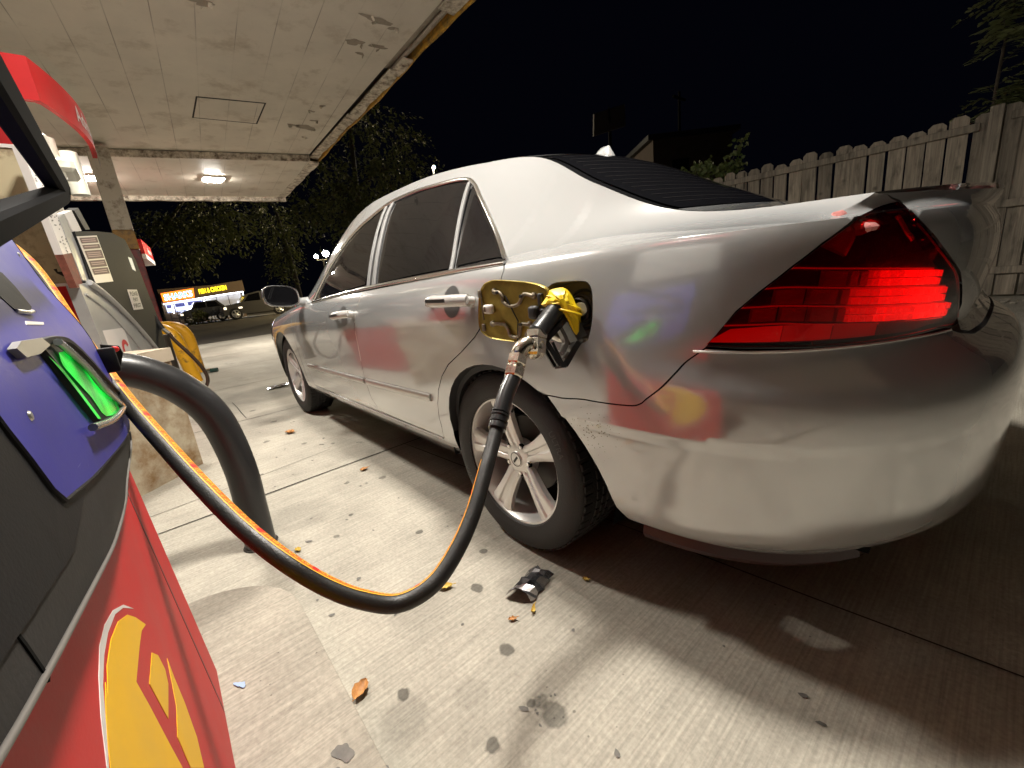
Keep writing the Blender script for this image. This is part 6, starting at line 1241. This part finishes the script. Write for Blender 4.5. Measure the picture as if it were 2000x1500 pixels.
    # door mirrors
    for sd in (1, -1):
        mb = MB(); c = Vector((2.015, .985, .955))
        if 1:
            vs = []; K = 20; prof = [(-.028, .90), (-.022, 1.0), (.01, 1.0), (.045, .9), (.075, .62), (.09, .2)]
            for dx, k in prof:
                for i in range(K):
                    a = 2*math.pi*i/K; ca, sa = math.cos(a), math.sin(a); r = (abs(ca)**3.2+abs(sa)**3.2)**(-1/3.2)
                    vs.append((c.x+dx, (c.y+.105*ca*r*k)*sd, c.z+.067*sa*r*k+.012*ca))
            mb.add(vs, [(j*K+i, j*K+(i+1) % K, (j+1)*K+(i+1) % K, (j+1)*K+i) for j in range(len(prof)-1) for i in range(K)]+[tuple((len(prof)-1)*K+i for i in range(K))])
        mb.tube([(2.03, .80*sd, .905), (2.035, .865*sd, .908), (2.035, .92*sd, .925)], [.03, .026, .026], 10)
        mi = mb.build('door_mirror', M['paint'], car, smooth=60)
        mb = MB(); vs = []
        for i in range(K):
            a = 2*math.pi*i/K; ca, sa = math.cos(a), math.sin(a); r = (abs(ca)**3.2+abs(sa)**3.2)**(-1/3.2); vs.append((c.x-.027, (c.y+.096*ca*r)*sd, c.z+.058*sa*r+.011*ca))
        mb.add(vs, [tuple(range(K))]); mb.build('mirror_glass', M['glass'], mi)
        mb = MB(); vs = []
        for kk, dx in ((.90, -.0285), (.985, -.0285)):
            for i in range(K):
                a = 2*math.pi*i/K; ca, sa = math.cos(a), math.sin(a); r = (abs(ca)**3.2+abs(sa)**3.2)**(-1/3.2); vs.append((c.x+dx, (c.y+.105*ca*r*kk)*sd, c.z+.067*sa*r*kk+.011*ca))
        mb.add(vs, [(i, (i+1) % K, K+(i+1) % K, K+i) for i in range(K)]); mb.build('mirror_rim', M['chrome'], mi)
    # headlamps and grille at the nose
    for sd in (1, -1):
        panel('headlamp', [([(S1+.22, .70), (S1+.62, .62), (S1+.62, .84), (S1+.22, .95)], [])], M['chrome'], car, side=sd, step=.05, off=.003)
    mb = MB()
    for sd in (1, -1): ribbon(mb, [(S1+.75, .72), (S1+.9, .72), (S1+LF, .72)], .09, .01, side=sd)
    mb.build('grille', M['blackgloss'], car)
    # underbody and wheel wells
    mb = MB(); mb.box((1.25, 0, .235), (3.9, 1.42, .03)); mb.box((-.70, 0, .30), (.40, 1.2, .08)); mb.build('underbody', M['void'], car)
    for wx in (0, 2.74):
        for sd in (1, -1):
            mb = MB(); vs = []; n = 30
            for i in range(n+1):
                a = -.25+(math.pi+.5)*i/n; r = .40
                vs += [(wx-.02+r*math.cos(a), .845*sd, .33+r*math.sin(a)*.86), (wx-.02+r*math.cos(a), .55*sd, .33+r*math.sin(a)*.86)]
            mb.add(vs, [(2*i, 2*i+1, 2*i+3, 2*i+2) for i in range(n)]); b = len(mb.v)
            mb.add([(wx-.02, .55*sd, .3)]+[vs[2*i+1] for i in range(n+1)], [(0, i+1, i+2) for i in range(n)]); mb.build('wheel_well', M['void'], car, smooth=0)
    # black arch lining edge
    for sd in (1, -1):
        mb = MB(); P, N = sv_path(arch[:-1], 4); vs = []
        for i in range(len(P)):
            a = P[i]; cdir = np.array([-.02-a[0], 0, .33-a[2]]); cdir /= np.linalg.norm(cdir); b = a+cdir*.004-np.array([0, .028, 0]); e = a+cdir*.022-np.array([0, .030, 0]); h = e-np.array([0, .10, 0])
            vs += [(q[0], q[1]*sd, q[2]) for q in (a, b, e, h)]
        mb.add(vs, [(4*i+j, 4*i+j+1, 4*i+j+5, 4*i+j+4) for i in range(len(P)-1) for j in range(3)]); mb.build('arch_lining', M['black'], car, smooth=50)
    build_wheels(car)
    build_filler(car, hole)
    return car

def build_wheels(car):
    protos = {}
    def wheel(cx, cy, sd, rot, steer=0):
        w = MB(); y = 0
        # tyre
        prof = [(.222, -.095), (.226, -.101), (.236, -.104), (.262, -.108), (.287, -.106), (.304, -.098), (.3125, -.086), (.317, -.065), (.318, -.03), (.318, .03), (.317, .065), (.3125, .086), (.304, .098), (.287, .106), (.262, .108), (.236, .104), (.226, .101), (.222, .095)]
        w.lathe(prof, (0, 0, 0), n=96)
        base = Matrix.Rotation(steer, 4, 'Z')
        def fin(mb, name, m, parent, smooth=35):
            mb.v = [tuple(Vector(base @ Vector((p[0], p[1]*sd, p[2])))+Vector((cx, cy, .3195))) for p in mb.v]
            return mb.build(name, m, parent, smooth=smooth)
        tyre = MB(); tyre.v, tyre.f, tyre.m = w.v, w.f, w.m
        # shoulder tread blocks and grooves
        for k in range(60):
            a = 2*math.pi*k/60
            for s_, (y0, y1) in enumerate(((.050, .088), (-.088, -.050))):
                R = Matrix.Rotation(-a, 3, 'Y')
                tyre.bbox(R @ Vector((.3155, (y0+y1)/2, 0)), (.007, y1-y0, .024), .003, R=R, seg=1)
            for yy in (.0, .026, -.026):
                R = Matrix.Rotation(-a-.02*(yy > 0), 3, 'Y'); tyre.bbox(R @ Vector((.3177, yy, 0)), (.006, .018, .027), .002, R=R, seg=1)
        wt = fin(tyre, 'wheel', M['rubber'], car, 30)
        # sidewall lettering around the rim
        if sd > 0:
            mb = MB()
            for txt, a0, h in (('ULTRA', -.62, .020), ('ULTRA', 2.5, .020)):
                vs, fs = text_tris(txt, .01); x1 = max(v.x for v in vs)
                out = []
                for v in vs:
                    r = .262+v.y*h; a = a0+(v.x)*h/.27
                    out.append((r*math.cos(a)*1, .1085+.0006-(abs(r-.268)*.12), r*math.sin(a)))
                mb.add(out, [f[::-1] for f in fs])
            fin(mb, 'sidewall_lettering', mat('raised rubber lettering', (.035, .034, .033), rough=.4), wt, 0)
        # rim barrel
        rim = MB(); rim.lathe([(.2255, .101), (.2275, .098), (.226, .094), (.2165, .093), (.2135, .086), (.208, .07), (.202, .02), (.205, -.09)], (0, 0, 0), n=96)
        r_ = fin(rim, 'rim', M['alloy'], wt, 40)
        sp = MB()
        for k in range(5):
            a = rot+2*math.pi*k/5; R = Matrix.Rotation(-a, 3, 'Y')
            st = [(.030, .030, .060, .020), (.06, .030, .066, .022), (.10, .031, .074, .024), (.15, .037, .084, .024), (.19, .045, .088, .022), (.217, .053, .090, .020)]
            vs = []
            for r, hw, y_, th in st:
                for (dz, dy) in ((-hw, -th), (-hw, -.006), (-hw*.72, 0), (-hw*.30, -.001), (-hw*.18, -.0065), (hw*.18, -.0065), (hw*.30, -.001), (hw*.72, 0), (hw, -.006), (hw, -th)):
                    vs.append(R @ Vector((r, y_+dy, dz)))
            q = 10
            sp.add(vs, [(i*q+j, i*q+j+1, (i+1)*q+j+1, (i+1)*q+j) for i in range(len(st)-1) for j in range(q-1)]+[(i*q+q-1, i*q, (i+1)*q, (i+1)*q+q-1) for i in range(len(st)-1)])
        sp.lathe([(.0, .064), (.030, .066), (.036, .066), (.058, .060), (.062, .045), (.062, .02)], (0, 0, 0), n=40)
        fin(sp, 'spokes', M['alloy'], r_, 38)
        for k in range(5):
            nut = MB(); a = rot+2*math.pi*(k+.5)/5; c = Vector((.053*math.cos(a), .058, .053*math.sin(a)))
            nut.lathe([(.0, .004), (.0115, .004), (.0115, .0), (.0125, -.004)], c, n=20)
            fin(nut, 'lug_recess', M['void'], r_, 40)
        for k in range(5):
            nut = MB(); a = rot+2*math.pi*(k+.5)/5; c = Vector((.053*math.cos(a), .0625, .053*math.sin(a))); nut.lathe([(.0, .004), (.006, .004), (.0075, 0), (.0075, -.01)], c, n=6)
            fin(nut, 'lug_nut', M['chrome'], r_, 30)
        cap = MB(); cap.lathe([(0, .0715), (.018, .071), (.0275, .069), (.030, .064)], (0, 0, 0), n=32); c_ = fin(cap, 'hub_cap', M['alloy'], r_, 40)
        ring = MB(); ring.lathe([(.0235, .0703), (.0235, .0712), (.0255, .0712), (.0255, .0698)], (0, 0, 0), n=32); fin(ring, 'cap_ring', M['black'], c_, 0)
        bar = MB()
        bar.bbox((0, .0718, 0), (.030, .002, .008), .0008, seg=1, R=Matrix.Rotation(-rot-.9, 3, 'Y')); fin(bar, 'cap_emblem', M['black'], c_, 0)
        br = MB(); br.lathe([(.02, .0), (.135, .0), (.135, -.02), (.02, -.02)], (0, 0, 0), n=48); br.bbox((.10, -.005, .07), (.10, .05, .11), .012); fin(br, 'brake_disc', M['brake'], wt, 30)
        vz = MB(); a = rot+.35; vz.tube([Vector((.205*math.cos(a), .075, .205*math.sin(a))), Vector((.185*math.cos(a), .092, .185*math.sin(a)))], .0035, 8); fin(vz, 'tyre_valve', M['black'], r_, 30)
        bk = MB(); bk.lathe([(0, -.06), (.2, -.06), (.21, -.05)], (0, 0, 0), n=40); fin(bk, 'inner_hub', M['void'], wt, 0)
    wheel(0, .757, 1, math.radians(80))
    wheel(2.74, .757, 1, math.radians(40), steer=0.0)
    wheel(0, -.757, -1, .3); wheel(2.74, -.757, -1, .9)

def build_filler(car, hole):
    M['pocket'] = mat('painted filler pocket', (.16, .13, .09), rough=.45, metal=.3)
    P, N = sv_path(hole+[hole[0]], 5); P = P[:-1]; n = len(P)
    mb = MB(); c = P.mean(0); rings = [P, P+(c-P)*.03-[0, .010, 0], P+(c-P)*.06-[0, .055, 0]]
    vs = np.concatenate(rings); mb.add(vs, [(r*n+i, r*n+(i+1) % n, (r+1)*n+(i+1) % n, (r+1)*n+i) for r in range(2) for i in range(n)]); mb.add(list(rings[2]), [tuple(range(n))])
    mb.build('filler_pocket', M['pocket'], car, smooth=40)
    mb = MB(); cc = c-np.array([.012, .050, .004])
    for r, y in ((.047, 0), (.036, .012), (.028, .020)): mb.lathe([(r, 0), (r+.004, .004), (r, .008), (r-.004, .004), (r, 0)], (cc[0], cc[1]+y, cc[2]), n=32)
    mb.lathe([(.026, .020), (.024, -.01), (0, -.01)], tuple(cc), n=28)
    mb.build('filler_neck', M['black'], car, smooth=40)
    # open flap, folded forward, its inner face towards the pump
    M['gold'] = mat('flap steel with painted reflection', (.36, .27, .055), rough=.38, metal=.55, noise=.25, nscale=30)  # olive-gold base colour paints in the yellow nozzle hood's reflection
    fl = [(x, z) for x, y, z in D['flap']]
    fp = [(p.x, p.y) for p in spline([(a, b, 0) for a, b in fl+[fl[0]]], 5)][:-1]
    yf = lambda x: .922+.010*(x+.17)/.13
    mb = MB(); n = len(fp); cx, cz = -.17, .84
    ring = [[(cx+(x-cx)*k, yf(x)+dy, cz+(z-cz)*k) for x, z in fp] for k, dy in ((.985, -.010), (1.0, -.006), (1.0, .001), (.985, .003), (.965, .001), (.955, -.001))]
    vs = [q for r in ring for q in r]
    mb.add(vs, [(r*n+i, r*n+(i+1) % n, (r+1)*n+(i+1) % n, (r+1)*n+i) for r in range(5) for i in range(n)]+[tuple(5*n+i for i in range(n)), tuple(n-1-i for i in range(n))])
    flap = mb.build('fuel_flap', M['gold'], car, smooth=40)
    sat = mat('flap bracket steel', (.24, .20, .14), rough=.5, metal=.4, noise=.3, nscale=60)
    y0 = lambda x: yf(x)+.0005
    mb = MB()
    for key in ('flap_arm1', 'flap_arm2'):
        pts = spline([(x, yf(x)+.004, z) for x, y, z in D[key]], 6)
        mb.tube(pts, .0048, 10); 
    for (x, y, z) in (D['flap_arm1'][0], D['flap_arm1'][-1], D['flap_arm2'][0], D['flap_arm2'][-1]): mb.lathe([(0, .006), (.007, .005), (.009, .002), (.009, -.004)], (x, yf(x), z), n=18)
    mb.build('hinge_bracket', sat, flap, smooth=50)
    mb = MB()
    for q in ((D['flap_arm1'][1], .004), (D['flap_arm1'][7], .0035), (D['flap_arm2'][8], .004)): mb.lathe([(0, .0135), (.0045, .013), (.0045, .008)], (q[0][0], yf(q[0][0]), q[0][2]), n=12)
    mb.tube([(x, yf(x)+.006, z) for x, y, z in D['flap_cord']], .0018, 8)
    mb.bbox((-.262, yf(-.262)+.010, .831), (.030, .022, .034), .008); mb.bbox((-.292, yf(-.29)+.004, .835), (.045, .012, .010), .004); mb.bbox((-.282, yf(-.28)+.004, .862), (.014, .012, .030), .003)
    mb.build('cap_cord', M['black'], flap, smooth=50)
    wh = mat('white plastic', (.62, .58, .54), rough=.4)
    mb = MB(); mb.bbox((-.0925, yf(-.09)+.008, .8425), (.034, .018, .026), .006); mb.build('flap_latch', wh, flap, smooth=50)
    mb = MB(); mb.bbox((-.085, yf(-.085)+.0175, .843), (.008, .004, .014), .001, seg=1)
    mb.tube([(-.060, yf(-.06)+.003, .875), (-.060, yf(-.06)+.003, .812)], .0022, 8)
    for z in (.885, .79): mb.bbox((-.056, yf(-.056)+.003, z), (.014, .006, .022), .002, seg=1)
    mb.build('latch_slot', M['pocket'], flap, smooth=50)
# ------------------------------------------------------------------ litter
def build_litter():
    foil = mat('foil wrapper', (.42, .41, .42), rough=.22, metal=.9); dkb = mat('black film', (.02, .02, .022), rough=.2, coat=.5)
    r = random.Random(17); mb = MB(); n = 9; vs = []
    c = Vector((-.185, .975, 0)); ux = Vector((.03, -.115, 0)); uy = Vector((-.055, -.03, 0))*1.0
    for j in range(6):
        for i in range(n):
            f = i/(n-1)-.5; g = j/5-.5; p = c+ux*f*1.05+uy*g*1.35; z = .006+.034*max(0, 1-(g*2)**2)*(.55+.45*r.random())+.012*r.random(); vs.append((p.x+r.gauss(0, .003), p.y+r.gauss(0, .003), z if 0 < j < 5 else .004+.006*r.random()))
    mb.add(vs, [(j*n+i, j*n+i+1, (j+1)*n+i+1, (j+1)*n+i) for j in range(5) for i in range(n-1)]); mb.m = [1 if 2 <= (k % (n-1)) <= 5 and (k//(n-1)) < 4 else 0 for k in range(len(mb.f))]
    tag(mb.build('crisp_packet', [foil, dkb], smooth=0, fix=False), 'crumpled silver and black wrapper lying near the rear wheel', 'wrapper')
    lm = mat('dry leaf', (.42, .19, .055), rough=.6, noise=.4, nscale=60); ly = mat('yellow leaf', (.50, .33, .05), rough=.55, noise=.3, nscale=60)
    def dry(p, ang, ln, wd, m, lab, curl=.4):
        mb = MB(); vs = []; k = 9
        for i in range(k):
            f = i/(k-1); w_ = wd*math.sin(math.pi*min(1, f*.92+.06))**.8; c = ln*(f-.5); z0 = .004+curl*ln*(f-.5)**2*1.2
            for g in (-1, -.5, 0, .5, 1): vs.append((c, g*w_+.002*math.sin(i*3), z0+abs(g)**1.6*w_*.75+.002*math.sin(i*2+g*5)))
        R = Matrix.Rotation(ang, 4, 'Z'); vs = [Matrix.Translation(p) @ R @ Vector(v) for v in vs]
        mb.add(vs, [(5*i+j, 5*i+j+1, 5*i+j+6, 5*i+j+5) for i in range(k-1) for j in range(4)])
        st = R @ Vector((-ln*.5, 0, .012)); a = Vector(p)+st; mb.tube([a, a+(R @ Vector((-ln*.3, .004, .004)))], .0012, 5)
        tag(mb.build('dry_leaf', m, smooth=60, fix=False), lab, 'leaf', 'fallen leaves on the concrete')
    dry((-.135, 1.487, 0), -.9, .052, .018, lm, 'curled orange leaf at the island kerb', .5); dry((.012, 1.158, 0), 1.0, .045, .013, ly, 'yellow leaf just beside the bottom of the hose loop')
    dry((-.24, 1.095, 0), .9, .024, .007, lm, 'tiny orange leaf below the wrapper'); dry((-.262, 1.035, 0), 2.2, .028, .006, ly, 'curled brown leaf scrap right below the wrapper', 1.5)
    dry((2.23, 1.09, 0), .6, .08, .025, lm, 'orange leaf on the concrete near the front wheel'); dry((1.12, .98, 0), 1.6, .045, .014, lm, 'orange leaf left of the car sill at mid length')
    dry((-.29, .84, 0), .3, .022, .007, ly, 'pale leaf scrap in the shadow edge behind the rear wheel'); dry((.62, 1.44, 0), .3, .03, .01, ly, 'pale leaf scrap right of the bent bollard foot')
    mb = MB(); a = Vector((6.70, 1.19, .032)); b = Vector((6.62, 1.06, .032)); d = b-a
    mb.tube([a, a+d*.02, a+d*.35], [.026, .032, .032], 18); k = len(mb.f); mb.tube([a+d*.36, a+d*.97, b], [.032, .032, .026], 18, 1)
    tag(mb.build('drink_can', [mat('bare can', (.7, .7, .68), rough=.25, metal=1), mat('can paint', (.02, .06, .05), rough=.25, coat=.6)], smooth=40), 'silver and dark drink can lying on the concrete by the hanging hose', 'can')
    mb = MB(); vs = []
    for j in range(5):
        for i in range(7): vs.append((4.10+.03*j+r.gauss(0, .008), .86-.035*i+r.gauss(0, .008), .01+.02*r.random()))
    mb.add(vs, [(j*7+i, j*7+i+1, (j+1)*7+i+1, (j+1)*7+i) for j in range(4) for i in range(6)]); tag(mb.build('foil_scrap', foil, smooth=0, fix=False), 'crumpled foil scrap beside the front wheel', 'foil')
    mb = MB(); p = blob(.015, 1.700, .013, .007, .6, .0825, .5, seed=4); mb.prism(p, (0, 0, .0012)); tag(mb.build('paper_scrap', mat('blue paper', (.30, .40, .62), rough=.8), smooth=0), 'torn pale blue paper scrap on the pump island', 'paper')
# ------------------------------------------------------------------ build everything
build_ground(); build_canopy(); build_fence(); build_pump(); build_pump_far(); build_pump_third(); build_island_things()
build_car(); build_nozzle(); build_hose(); build_plants(); build_far(); build_litter()
